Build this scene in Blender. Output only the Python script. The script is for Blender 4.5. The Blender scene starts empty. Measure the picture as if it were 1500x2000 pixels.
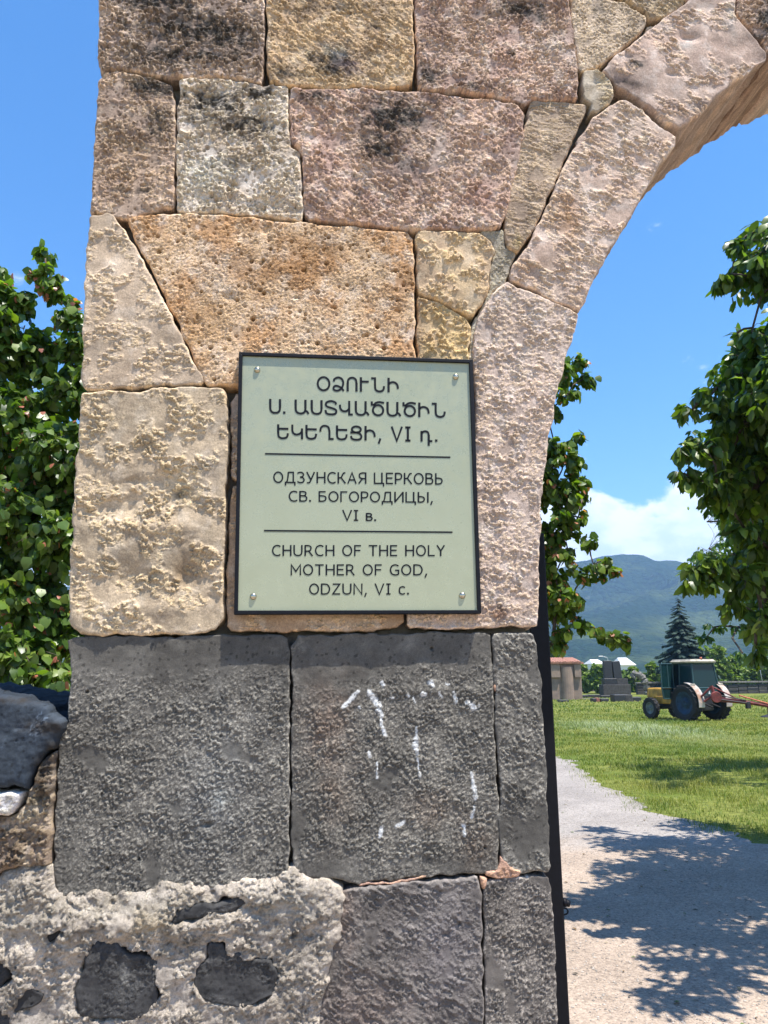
import bpy, math, random
import numpy as np
from mathutils import Matrix, Vector
R = math.radians
random.seed(7); rng = np.random.default_rng(7)
SC = bpy.context.scene

# ------------------------------------------------------------------ camera, sky, sun, exposure
CAM_H, PITCH, ROLL, FPX = 1.6, R(12.0), R(-0.5), 1502.0
cam_d = bpy.data.cameras.new('camera'); cam = bpy.data.objects.new('camera', cam_d); SC.collection.objects.link(cam)
cam_d.sensor_fit = 'VERTICAL'; cam_d.sensor_height = 36.0; cam_d.lens = 36.0 * FPX / 2000.0
cam_d.clip_start = 0.05; cam_d.clip_end = 20000
CM = Matrix.Translation((0, 0, CAM_H)) @ Matrix.Rotation(R(90) + PITCH, 4, 'X') @ Matrix.Rotation(ROLL, 4, 'Z')
cam.matrix_world = CM
SC.camera = cam
SUN = np.array([0.262, -0.205, 0.935]); SUN /= np.linalg.norm(SUN)
world = bpy.data.worlds.new('World'); SC.world = world; world.use_nodes = True
nt = world.node_tree; nt.nodes.clear()
def N(t, typ, **kw):
    n = t.nodes.new(typ)
    for k, v in kw.items():
        if k in n.bl_rna.properties: setattr(n, k, v)
        else: n.inputs[k.replace('_', ' ')].default_value = v
    return n
sky = N(nt, 'ShaderNodeTexSky', sky_type='NISHITA', sun_disc=False, sun_elevation=math.asin(SUN[2]),
        sun_rotation=math.atan2(SUN[0], SUN[1]), altitude=900.0, air_density=1.0, dust_density=0.35, ozone_density=2.5)
hsv = N(nt, 'ShaderNodeHueSaturation', Saturation=1.30, Value=1.5, Fac=1.0)
bg = N(nt, 'ShaderNodeBackground', Strength=0.095); wo = N(nt, 'ShaderNodeOutputWorld')
tc = N(nt, 'ShaderNodeTexCoord'); sep = N(nt, 'ShaderNodeSeparateXYZ')
mp = N(nt, 'ShaderNodeMapping'); mp.inputs['Scale'].default_value = (1, 1, 1.9); mp.inputs['Location'].default_value = (0.35, 0.12, 0.05)
cn = N(nt, 'ShaderNodeTexNoise', Scale=6.5, Detail=9.0, Roughness=0.56, Distortion=0.25)
L = nt.links.new
L(tc.outputs['Generated'], mp.inputs[0]); L(mp.outputs[0], cn.inputs['Vector']); L(tc.outputs['Generated'], sep.inputs[0])
def M(t, op, a, b=None, c=None, clamp=False):
    n = t.nodes.new('ShaderNodeMath'); n.operation = op; n.use_clamp = clamp
    for i, v in enumerate((a, b, c)):
        if v is None: continue
        if isinstance(v, (int, float)): n.inputs[i].default_value = v
        else: t.links.new(v, n.inputs[i])
    return n.outputs[0]
def RAMP(t, x, a, b, c=0.0, d=1.0, smooth=True):
    n = t.nodes.new('ShaderNodeMapRange'); n.interpolation_type = 'SMOOTHSTEP' if smooth else 'LINEAR'
    t.links.new(x, n.inputs[0])
    for i, v in zip((1, 2, 3, 4), (a, b, c, d)): n.inputs[i].default_value = v
    return n.outputs[0]
el = sep.outputs['Z']
bias = RAMP(nt, el, 0.17, 0.262, 0.0, 0.36)                       # cumulus banked low round the horizon
dens = RAMP(nt, M(nt, 'SUBTRACT', cn.outputs['Fac'], bias), 0.27, 0.36)
cn2 = N(nt, 'ShaderNodeTexNoise', Scale=16.0, Detail=6.0, Roughness=0.6); L(mp.outputs[0], cn2.inputs['Vector'])
shade = RAMP(nt, cn2.outputs['Fac'], 0.35, 0.62)
ccol = N(nt, 'ShaderNodeMixRGB'); ccol.inputs[1].default_value = (6.0, 6.9, 8.2, 1); ccol.inputs[2].default_value = (8.6, 8.8, 9.1, 1); L(shade, ccol.inputs[0])
mixc = N(nt, 'ShaderNodeMixRGB'); L(M(nt, 'MULTIPLY', dens, 0.88), mixc.inputs[0])
L(sky.outputs[0], hsv.inputs['Color']); L(hsv.outputs[0], mixc.inputs[1]); L(ccol.outputs[0], mixc.inputs[2])
L(mixc.outputs[0], bg.inputs['Color']); L(bg.outputs[0], wo.inputs[0])
sun_d = bpy.data.lights.new('sun', 'SUN'); sun_d.energy = 5.0; sun_d.angle = R(0.5); sun_d.color = (1.0, 0.955, 0.88)
sun_o = bpy.data.objects.new('sun', sun_d); SC.collection.objects.link(sun_o)
sun_o.rotation_euler = Vector(SUN).to_track_quat('Z', 'Y').to_euler(); sun_o.location = (3, -3, 12)
SC.view_settings.view_transform = 'Standard'; SC.view_settings.look = 'None'; SC.view_settings.gamma = 1.0
SC.view_settings.use_curve_mapping = False; SC.view_settings.exposure = 1.0
SC.render.engine = 'CYCLES'; SC.cycles.use_denoising = True
SC.cycles.max_bounces = 7; SC.cycles.diffuse_bounces = 3; SC.cycles.glossy_bounces = 3; SC.cycles.transmission_bounces = 4
SC.cycles.transparent_max_bounces = 6; SC.cycles.volume_bounces = 0
SC.cycles.sample_clamp_indirect = 6.0

# ------------------------------------------------------------------ pixel -> place helpers
RC = np.array(CM.to_3x3())
CP = np.array([0, 0, CAM_H])
def ray(px, py):
    d = RC @ np.array([(px - 750) / FPX, -(py - 1000) / FPX, -1.0]); return d
WA, WD = R(5.4), 1.75                                            # the wall's turn and distance
WU = np.array([math.cos(WA), math.sin(WA), 0]); WN = np.array([math.sin(WA), -math.cos(WA), 0]); WP = np.array([0, WD, 0])
def wall_uz(px, py, h=0.0):
    d = ray(px, py); p0 = WP + WN * h
    t = np.dot(p0 - CP, WN) / np.dot(d, WN); p = CP + d * t
    return (float(np.dot(p - WP, WU)), float(p[2]))
GK = [(-60, 0.0), (10, 0.0), (16, -0.09), (24, -0.27), (36, -0.52), (50, -0.60), (80, -0.62), (4900, -0.62)]
def zg(Y): return float(np.interp(Y, [k[0] for k in GK], [k[1] for k in GK]))
def zgv(Y): return np.interp(Y, [k[0] for k in GK], [k[1] for k in GK])
def ground_at(px, py):
    d = ray(px, py); z = 0.0
    for _ in range(30):
        t = (z - CAM_H) / d[2]; Y = d[1] * t; z = zg(Y)
    return (d[0] * t, d[1] * t, z)
def at_depth(px, py, Y):
    d = ray(px, py); t = Y / d[1]; return CP + d * t
def on_ground(px, Y):                                            # x where a pixel column crosses depth Y
    return at_depth(px, 1330, Y)[0]

# ------------------------------------------------------------------ numpy noise
TB = rng.random((3, 256, 256)); TA = TB[0] * 2 * np.pi; GX, GY = np.cos(TA), np.sin(TA)
def pn(x, y, seed=0):                                            # gradient noise about -0.7..0.7
    x = np.asarray(x, float) + seed * 17.31; y = np.asarray(y, float) + seed * 9.77
    xi = np.floor(x).astype(int); yi = np.floor(y).astype(int); xf = x - xi; yf = y - yi
    u = xf * xf * xf * (xf * (xf * 6 - 15) + 10); v = yf * yf * yf * (yf * (yf * 6 - 15) + 10)
    def g(i, j, dx, dy):
        a = (xi + i) & 255; b = (yi + j) & 255; return GX[a, b] * dx + GY[a, b] * dy
    n0 = g(0, 0, xf, yf) * (1 - u) + g(1, 0, xf - 1, yf) * u
    n1 = g(0, 1, xf, yf - 1) * (1 - u) + g(1, 1, xf - 1, yf - 1) * u
    return (n0 * (1 - v) + n1 * v) * 1.4
def fbm(x, y, s, octv=4, seed=0, gain=0.5):
    a, t, r = 1.0, 0.0, 0.0; f = 1.0 / s
    for o in range(octv):
        r = r + a * pn(np.asarray(x) * f, np.asarray(y) * f, seed + o * 3); t += a; a *= gain; f *= 2.03
    return r / t * 1.3
def worley(x, y, s, seed=0):                                     # nearest distance (in cells) and a random of that cell
    x = np.asarray(x) / s; y = np.asarray(y) / s; xi = np.floor(x).astype(int); yi = np.floor(y).astype(int)
    best = np.full(x.shape, 9.0); rid = np.zeros(x.shape)
    for i in (-1, 0, 1):
        for j in (-1, 0, 1):
            a = (xi + i + seed * 31) & 255; b = (yi + j + seed * 57) & 255
            d = np.hypot(xi + i + TB[0][a, b] - x, yi + j + TB[1][a, b] - y)
            m = d < best; best = np.where(m, d, best); rid = np.where(m, TB[2][a, b], rid)
    return best, rid
def sstep(x, a, b):
    t = np.clip((x - a) / (b - a), 0, 1); return t * t * (3 - 2 * t)

# ------------------------------------------------------------------ scene helpers
COL = SC.collection
def tagp(o, label=None, cat=None, group=None, kind=None):
    if label: o['label'] = label
    if cat: o['category'] = cat
    if group: o['group'] = group
    if kind: o['kind'] = kind
    return o
def empty(name, loc=(0, 0, 0), rz=0.0, **k):
    o = bpy.data.objects.new(name, None); COL.objects.link(o); o.location = loc; o.rotation_euler = (0, 0, rz)
    o.empty_display_size = 0.2
    return tagp(o, **k)
def mesh_np(name, V, F, mat=None, parent=None, col=None, smooth=True, mesh_only=False, **k):
    """V (n,3); F list of index tuples or an (m,3|4) array."""
    me = bpy.data.meshes.new(name); V = np.asarray(V, np.float32)
    if isinstance(F, np.ndarray):
        m, c = F.shape; me.vertices.add(len(V)); me.vertices.foreach_set('co', V.ravel())
        me.loops.add(m * c); me.loops.foreach_set('vertex_index', F.astype(np.int32).ravel())
        me.polygons.add(m); me.polygons.foreach_set('loop_start', np.arange(0, m * c, c, dtype=np.int32))
        me.polygons.foreach_set('loop_total', np.full(m, c, np.int32))
        me.update(calc_edges=True); me.validate()
    else:
        me.from_pydata([tuple(map(float, v)) for v in V], [], [tuple(map(int, f)) for f in F]); me.update()
    me.polygons.foreach_set('use_smooth', np.full(len(me.polygons), smooth, bool))
    if col is not None:
        a = me.color_attributes.new('col', 'FLOAT_COLOR', 'POINT'); c4 = np.ones((len(V), 4), np.float32); col = np.asarray(col); c4[:, :col.shape[1]] = col
        a.data.foreach_set('color', c4.ravel())
    if mat: me.materials.append(mat)
    if mesh_only: return me
    o = bpy.data.objects.new(name, me); COL.objects.link(o)
    if parent is not None: o.parent = parent
    return tagp(o, **k)
class MB:
    """collects boxes, tubes and prisms into one mesh"""
    def __init__(s): s.V = []; s.F = []
    def add(s, V, F):
        b = len(s.V); s.V += [tuple(v) for v in V]; s.F += [tuple(b + i for i in f) for f in F]; return s
    def box(s, x0, x1, y0, y1, z0, z1, bev=0.0, M_=None, taper=0.0):
        b = min(bev, (x1 - x0) * .45, (y1 - y0) * .45, (z1 - z0) * .45)
        if b <= 0:
            t = taper
            V = [(x0, y0, z0), (x1, y0, z0), (x1, y1, z0), (x0, y1, z0), (x0 + t, y0 + t, z1), (x1 - t, y0 + t, z1), (x1 - t, y1 - t, z1), (x0 + t, y1 - t, z1)]
            F = [(3, 2, 1, 0), (4, 5, 6, 7), (0, 1, 5, 4), (1, 2, 6, 5), (2, 3, 7, 6), (3, 0, 4, 7)]
        else:
            def ringz(z, i):
                a, c, d, e = x0 + i, x1 - i, y0 + i, y1 - i
                return [(a + b, d, z), (c - b, d, z), (c, d + b, z), (c, e - b, z), (c - b, e, z), (a + b, e, z), (a, e - b, z), (a, d + b, z)]
            rings = [ringz(z0, b * .6), ringz(z0 + b, 0), ringz(z1 - b, taper), ringz(z1, taper + b * .6)]
            V = sum(rings, []); F = [tuple(range(7, -1, -1)), tuple(range(24, 32))]
            for r in range(3):
                for i in range(8): F.append((r * 8 + i, r * 8 + (i + 1) % 8, r * 8 + 8 + (i + 1) % 8, r * 8 + 8 + i))
        if M_ is not None: V = [tuple(M_ @ Vector(v)) for v in V]
        return s.add(V, F)
    def tube(s, pts, rad, n=8, cap=True):
        pts = [Vector(p) for p in pts]; rad = rad if isinstance(rad, (list, tuple)) else [rad] * len(pts)
        V = []; F = []; up = None
        for i, p in enumerate(pts):
            d = (pts[min(i + 1, len(pts) - 1)] - pts[max(i - 1, 0)]).normalized()
            if up is None: up = Vector((0, 0, 1)) if abs(d.z) < .9 else Vector((1, 0, 0))
            a = d.cross(up).normalized(); b = a.cross(d).normalized(); up = b
            for k in range(n):
                t = 2 * math.pi * k / n; V.append(p + (a * math.cos(t) + b * math.sin(t)) * rad[i])
        for i in range(len(pts) - 1):
            for k in range(n): F.append((i * n + k, i * n + (k + 1) % n, (i + 1) * n + (k + 1) % n, (i + 1) * n + k))
        if cap: F.append(tuple(range(n - 1, -1, -1))); F.append(tuple(range((len(pts) - 1) * n, len(pts) * n)))
        return s.add(V, F)
    def prism(s, poly, y0, y1, axis='y'):
        n = len(poly)
        if axis == 'y': V = [(p[0], y0, p[1]) for p in poly] + [(p[0], y1, p[1]) for p in poly]
        elif axis == 'x': V = [(y0, p[0], p[1]) for p in poly] + [(y1, p[0], p[1]) for p in poly]
        else: V = [(p[0], p[1], y0) for p in poly] + [(p[0], p[1], y1) for p in poly]
        F = [tuple(range(n)), tuple(range(2 * n - 1, n - 1, -1))] + [(i, n + i, n + (i + 1) % n, (i + 1) % n) for i in range(n)]
        return s.add(V, F)
    def build(s, name, mat, parent=None, smooth=False, **k):
        o = mesh_np(name, np.array(s.V), s.F, mat, parent, smooth=smooth, **k)
        import bmesh
        bm = bmesh.new(); bm.from_mesh(o.data); bmesh.ops.recalc_face_normals(bm, faces=bm.faces); bm.to_mesh(o.data); bm.free()
        return o

# ------------------------------------------------------------------ materials
def new_mat(name):
    m = bpy.data.materials.new(name); m.use_nodes = True; t = m.node_tree; b = t.nodes['Principled BSDF']; return m, t, b
def mat_plain(name, c, rough=.6, metal=0.0, var=0.25, scale=30.0, bump=0.0, spec=0.5, c2=None):
    m, t, b = new_mat(name); tc = N(t, 'ShaderNodeTexCoord')
    n = N(t, 'ShaderNodeTexNoise', Scale=scale, Detail=6.0, Roughness=0.65); t.links.new(tc.outputs['Object'], n.inputs['Vector'])
    mx = N(t, 'ShaderNodeMixRGB'); c2 = c2 or tuple(v * (1 - var) for v in c)
    mx.inputs[1].default_value = (*c2, 1); mx.inputs[2].default_value = (*c, 1)
    t.links.new(RAMP(t, n.outputs['Fac'], .35, .62), mx.inputs[0]); t.links.new(mx.outputs[0], b.inputs['Base Color'])
    b.inputs['Roughness'].default_value = rough; b.inputs['Metallic'].default_value = metal
    b.inputs['Specular IOR Level'].default_value = spec
    if bump:
        bp = N(t, 'ShaderNodeBump', Strength=0.6, Distance=bump); t.links.new(n.outputs['Fac'], bp.inputs['Height']); t.links.new(bp.outputs[0], b.inputs['Normal'])
    return m
def mat_attr(name, rough=.9, nscale=260.0, bump=.0012, contrast=.35, spec=.25, flake=0.0, fs=120.0):
    m, t, b = new_mat(name); tc = N(t, 'ShaderNodeTexCoord'); at = N(t, 'ShaderNodeAttribute', attribute_name='col')
    n = N(t, 'ShaderNodeTexNoise', Scale=nscale, Detail=5.0, Roughness=0.7); t.links.new(tc.outputs['Object'], n.inputs['Vector'])
    n2 = N(t, 'ShaderNodeTexNoise', Scale=nscale * 3.1, Detail=2.0, Roughness=0.6); t.links.new(tc.outputs['Object'], n2.inputs['Vector'])
    f = M(t, 'ADD', M(t, 'MULTIPLY', n.outputs['Fac'], .6), M(t, 'MULTIPLY', n2.outputs['Fac'], .4))
    k = RAMP(t, f, .3, .7, 1 - contrast, 1 + contrast, smooth=False)
    mx = N(t, 'ShaderNodeVectorMath', operation='SCALE'); t.links.new(at.outputs['Color'], mx.inputs[0]); t.links.new(k, mx.inputs['Scale'])
    t.links.new(mx.outputs[0], b.inputs['Base Color']); b.inputs['Roughness'].default_value = rough; b.inputs['Specular IOR Level'].default_value = spec
    if bump:
        h = f
        if flake:
            n3 = N(t, 'ShaderNodeTexNoise', Scale=fs, Detail=6.0, Roughness=0.7, Distortion=0.0); t.links.new(tc.outputs['Object'], n3.inputs['Vector'])
            h = M(t, 'ADD', M(t, 'MULTIPLY', f, bump), M(t, 'MULTIPLY', M(t, 'MULTIPLY', RAMP(t, n3.outputs['Fac'], .38, .64), at.outputs['Alpha']), flake)); bump = 1.0
        bp = N(t, 'ShaderNodeBump', Strength=1.0, Distance=bump); t.links.new(h, bp.inputs['Height']); t.links.new(bp.outputs[0], b.inputs['Normal'])
    return m
def mat_leaf(name, rough=.42, trans=.35, tint=(1.3, 1.5, .35), spec=.5):
    m, t, b = new_mat(name); at = N(t, 'ShaderNodeAttribute', attribute_name='col')
    t.links.new(at.outputs['Color'], b.inputs['Base Color']); b.inputs['Roughness'].default_value = rough; b.inputs['Specular IOR Level'].default_value = spec
    tr = N(t, 'ShaderNodeBsdfTranslucent'); vm = N(t, 'ShaderNodeVectorMath', operation='MULTIPLY'); vm.inputs[1].default_value = tint
    t.links.new(at.outputs['Color'], vm.inputs[0]); t.links.new(vm.outputs[0], tr.inputs['Color'])
    mx = N(t, 'ShaderNodeMixShader'); mx.inputs[0].default_value = trans; t.links.new(b.outputs[0], mx.inputs[1]); t.links.new(tr.outputs[0], mx.inputs[2])
    t.links.new(mx.outputs[0], t.nodes['Material Output'].inputs['Surface']); return m
M_STONE = mat_attr('tuff_stone', nscale=230, bump=.0020, contrast=.50, flake=.0030, fs=125)
M_BASALT = mat_attr('basalt_stone', nscale=330, bump=.0012, contrast=.38, rough=.85, spec=.3, flake=.0026, fs=150)
M_MORTAR = mat_attr('lime_mortar', nscale=210, bump=.0036, contrast=.45, flake=.004, fs=110)
M_LEAF = mat_leaf('leaf', rough=.38, spec=.55, trans=.45)
M_LEAF2 = mat_leaf('leaf_far', rough=.6, trans=.3)
M_BARK = mat_plain('bark', (.10, .075, .055), .9, var=.5, scale=40, bump=.004)
M_BLACK = mat_plain('black_painted_steel', (.005, .0055, .009), .55, var=.3, scale=60, bump=.0004, spec=.2)

# ------------------------------------------------------------------ the stone gateway
GATE = empty('stone_gateway', tuple(WP), WA, label='pier and arch of a gateway in pinkish tan tuff blocks over dark basalt blocks', cat='gateway')
GOFF = Matrix.Translation(tuple(WP)) @ Matrix.Rotation(WA, 4, 'Z')
def chaikin(P, n=1):
    for _ in range(n):
        Q = []
        for i in range(len(P)):
            a = P[i]; b = P[(i + 1) % len(P)]; Q.append(a * .90 + b * .10); Q.append(a * .10 + b * .90)
        P = np.array(Q)
    return P
def outline(poly_uz, jit=.0028, step=.007, seed=0, corner=1):
    P = chaikin(np.array(poly_uz), corner); out = []
    for i in range(len(P)):
        a, b = P[i], P[(i + 1) % len(P)]; n = max(1, int(np.hypot(*(b - a)) / step))
        for k in range(n): out.append(a + (b - a) * k / n)
    P = np.array(out)
    dx = fbm(P[:, 0], P[:, 1], .05, 4, seed + 5, .6) * jit * 2; dz = fbm(P[:, 0], P[:, 1], .05, 4, seed + 11, .6) * jit * 2
    return P + np.stack([dx, dz], 1)
def sdf(P, X, Z):
    """signed distance (inside positive) and nearest point, chunked"""
    A = P; B = np.roll(P, -1, 0); best = np.full(X.shape, 1e9); nx = np.zeros(X.shape); nz = np.zeros(X.shape); ins = np.zeros(X.shape, bool)
    for a, b in zip(A, B):
        d = b - a; L2 = max(d @ d, 1e-12); t = np.clip(((X - a[0]) * d[0] + (Z - a[1]) * d[1]) / L2, 0, 1)
        qx = a[0] + t * d[0]; qz = a[1] + t * d[1]; D = (X - qx) ** 2 + (Z - qz) ** 2; m = D < best
        best = np.where(m, D, best); nx = np.where(m, qx, nx); nz = np.where(m, qz, nz)
        c = ((a[1] > Z) != (b[1] > Z)); ins ^= c & (X < (b[0] - a[0]) * (Z - a[1]) / ((b[1] - a[1]) if abs(b[1] - a[1]) > 1e-12 else 1e-12) + a[0])
    return np.where(ins, 1, -1) * np.sqrt(best), nx, nz
def gauss(X, Z, px, py, rx, ry):
    u, z = wall_uz(px, py); sx = rx * WD / FPX; sz = ry * WD / FPX
    w = 1 + .9 * fbm(X, Z, .035, 3, 77)
    return np.exp(-(((X - u) / sx) ** 2 + ((Z - z) / sz) ** 2) * w ** 1.0)
def height(X, Z, st, seed):
    s = seed
    mk0 = 1.0
    for (px, py, rx, ry, q) in st.get('smooth', []): mk0 = mk0 * (1 - np.clip(q * gauss(X, Z, px, py, rx, ry), 0, 1))
    H = st.get('wave', .004) * fbm(X, Z, .16, 3, s) + .0016 * fbm(X, Z, .045, 3, s + 1)
    mk = sstep(fbm(X, Z, st.get('mscale', .07), 3, s + 2) + st.get('cover', .1), -.10, .12) * mk0
    wx = X + .004 * fbm(X, Z, .02, 2, s + 8); wz = Z + .004 * fbm(X, Z, .02, 2, s + 9)
    cs = st.get('crumb', .011)
    ang = st.get('dir'); an = st.get('aniso', 1.0)
    if ang is not None:
        c, n_ = math.cos(R(ang)), math.sin(R(ang)); wx, wz = (wx * c + wz * n_) / an, -wx * n_ + wz * c
    vary = .35 + 1.0 * sstep(fbm(X, Z, .055, 3, s + 17), -.35, .35); n1 = fbm(wx, wz, cs * .85, 4, s + 3, .72); n2 = fbm(wx, wz, cs * 2.4, 2, s + 4)
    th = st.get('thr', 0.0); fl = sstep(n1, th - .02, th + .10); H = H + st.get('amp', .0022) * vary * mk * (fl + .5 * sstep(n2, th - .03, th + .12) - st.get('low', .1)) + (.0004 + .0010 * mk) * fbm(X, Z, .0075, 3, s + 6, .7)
    if 'mid' in st: H = H + st['mid'] * fbm(X, Z, .055, 4, s + 15, .6)
    if 'pits' in st:
        for (cell, prob, rr, dp) in st['pits']:
            f, r = worley(X, Z, cell, s); rad = rr * (.4 + r / max(prob, 1e-6) * .7)
            H = H - np.where(r < prob, dp * (.5 + r / prob * .6) * (1 - sstep(f, rad * .45, rad)), 0)
    for (px, py, rx, ry, d) in st.get('dent', []): H = H + d * gauss(X, Z, px, py, rx, ry)
    return H, mk, fl
TINT = np.array([1.24, 1.17, 1.12])
def colour(X, Z, st, mk, H, seed):
    c1, c2, c3 = [np.array(c) * (TINT if c[0] > .2 else np.array([1.02, .95, .84])) for c in st['cols']]
    a = sstep(fbm(X, Z, .11, 4, seed + 20), -.35, .35)[:, None]; b = sstep(fbm(X, Z, .05, 4, seed + 24, .6), .0, .45)[:, None]
    C = c1 * (1 - a) + c2 * a; C = C * (1 - b * .75) + c3 * b * .75
    C = C * (1 + .22 * fbm(X, Z, .012, 4, seed + 29, .7))[:, None] * (1 + .35 * fbm(X, Z, .20, 3, seed + 27) + .28 * fbm(X, Z, .055, 4, seed + 28, .6))[:, None]
    C = C * (1 + st.get('mkl', .10) * (mk - .4))[:, None]
    if 'pits' in st:
        f, r = worley(X, Z, .012, seed + 3); C = C * (1 - .5 * ((r < .25) & (f < .25)))[:, None]
    dk = st.get('dark', 0.0)
    D = np.zeros(X.shape)
    if dk: D = sstep(fbm(X, Z, .09, 5, seed + 33, .65) + dk - .5, -.05, .28) * .85
    for (px, py, rx, ry, s_) in st.get('soot', []): D = np.maximum(D, np.clip(1.3 * s_ * gauss(X, Z, px, py, rx, ry) * (1 + 1.5 * fbm(X, Z, .022, 4, seed + 41, .7)), 0, .95))
    C = C * (1 - D[:, None]) + np.array([.030, .027, .025]) * D[:, None]
    for (px, py, rx, ry, cc, s_) in st.get('stain', []):
        g = np.clip(s_ * gauss(X, Z, px, py, rx, ry) * (1 + 1.0 * fbm(X, Z, .03, 4, seed + 51, .7)), 0, 1)[:, None]; C = C * (1 - g) + np.array(cc) * (1.04, 1.0, .93) * g
    return np.clip(C, .004, .9)
def stone(P, st, seed, mat, depth=.12, step=.0023, name='stone', parent=None, proud=0.0, rnd=.010, jit=.0040, corner=1, yoff=0.0, extra=None, sides=None, label=None, cut=None):
    P = outline(P, jit, .007, seed, corner)
    x0, z0 = P.min(0) - step * 1.5; x1, z1 = P.max(0) + step * 1.5
    gx = np.arange(x0, x1 + step, step); gz = np.arange(z0, z1 + step, step); X, Z = np.meshgrid(gx, gz); nz_, nx_ = X.shape
    xf, zf = X.ravel(), Z.ravel(); D, qx, qz = sdf(P, xf, zf)
    ins = (D > 0).reshape(nz_, nx_)
    cell = ins[:-1, :-1] | ins[1:, :-1] | ins[:-1, 1:] | ins[1:, 1:]
    idx = np.arange(nz_ * nx_).reshape(nz_, nx_)
    F = np.stack([idx[:-1, :-1], idx[:-1, 1:], idx[1:, 1:], idx[1:, :-1]], -1)[cell]
    used = np.unique(F); remap = -np.ones(nz_ * nx_, int); remap[used] = np.arange(len(used)); F = remap[F]
    X = xf[used]; Z = zf[used]; D = D[used]; out = D <= 0
    X = np.where(out, qx[used], X); Z = np.where(out, qz[used], Z); d = np.clip(D, 0, None)
    H, mk, fl = height(X, Z, st, seed)
    rr = rnd * (1 + .6 * fbm(X, Z, .05, 3, seed + 60)); t = np.clip(d / rr, 0, 1)
    H = H * sstep(d, 0, .006) + proud - rr * (1 - np.sqrt(np.clip(1 - (1 - t) ** 2, 0, 1))) * st.get('edge', 1.0)
    if extra is not None: H = H + extra(X, Z)
    C = colour(X, Z, st, mk, H, seed) * (st.get('base', .94) + st.get('fleck', .30) * fl * mk)[:, None] * (1 + np.array([.06, .03, -.10]) * st.get('cream', 1.0) * (fl * mk)[:, None])  # raised flakes paler: fresh cream chips, plus sun-catch highlights painted into the albedo
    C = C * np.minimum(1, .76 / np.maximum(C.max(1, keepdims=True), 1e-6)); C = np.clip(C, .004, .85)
    if cut is not None: C = cut(X, Z, C)
    C = np.concatenate([C, (mk * (.35 + .65 * fl) * sstep(d, 0, .008) * st.get('rough', 1.0))[:, None]], 1)
    V = np.stack([X, -H - yoff, Z], 1)
    # boundary loops -> sides running back into the wall
    e = np.concatenate([F[:, [0, 1]], F[:, [1, 2]], F[:, [2, 3]], F[:, [3, 0]]]); key = np.minimum(e[:, 0], e[:, 1]).astype(np.int64) * 10000000 + np.maximum(e[:, 0], e[:, 1])
    _, inv, cnt = np.unique(key, return_inverse=True, return_counts=True); be = e[cnt[inv] == 1]
    bv = np.unique(be); m2 = -np.ones(len(V), int); m2[bv] = np.arange(len(bv)); nb = len(bv); base = len(V)
    fr = sides or [depth * q for q in ((.04, .09, .15, .22, .3, .38, .47, .56, .65, .74, .83, .92, 1.0) if (depth > .37 and step < .006) else ((.12, .3, .5, .75, 1.0) if depth > .2 else (.4, 1.0)))]
    Vs = [V]; Cs = [C]; Fs = [F]; prev = bv
    for k, dd in enumerate(fr):
        a = (.010 if dd > depth * .06 else .004) if depth > .37 else (.0035 if depth > .2 else .001)
        ox = a * fbm(X[bv] + dd * .9, Z[bv] + dd * .7, .045, 4, seed + 71, .6); oz = a * fbm(X[bv] - dd * .8, Z[bv] + dd * .9, .045, 4, seed + 75, .6)
        Vs.append(np.stack([X[bv] + ox, np.full(nb, dd - yoff) , Z[bv] + oz], 1)); Cs.append(np.concatenate([(C[bv][:, :3] * .35 + C[:, :3].mean(0) * .65) * (1 + .55 * fbm(X[bv] * .8 + dd * 1.3, Z[bv] - dd * .8, .05, 4, seed + 81, .65))[:, None], np.full((nb, 1), .8)], 1))
        cur = base + k * nb + np.arange(nb)
        pa = prev[m2[be[:, 0]]] if k else be[:, 0]; pb = prev[m2[be[:, 1]]] if k else be[:, 1]
        Fs.append(np.stack([pb, pa, cur[m2[be[:, 0]]], cur[m2[be[:, 1]]]], 1)); prev = cur
    return mesh_np(name, np.concatenate(Vs), np.concatenate(Fs), mat, parent, col=np.concatenate(Cs), smooth=True, label=label)

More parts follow.
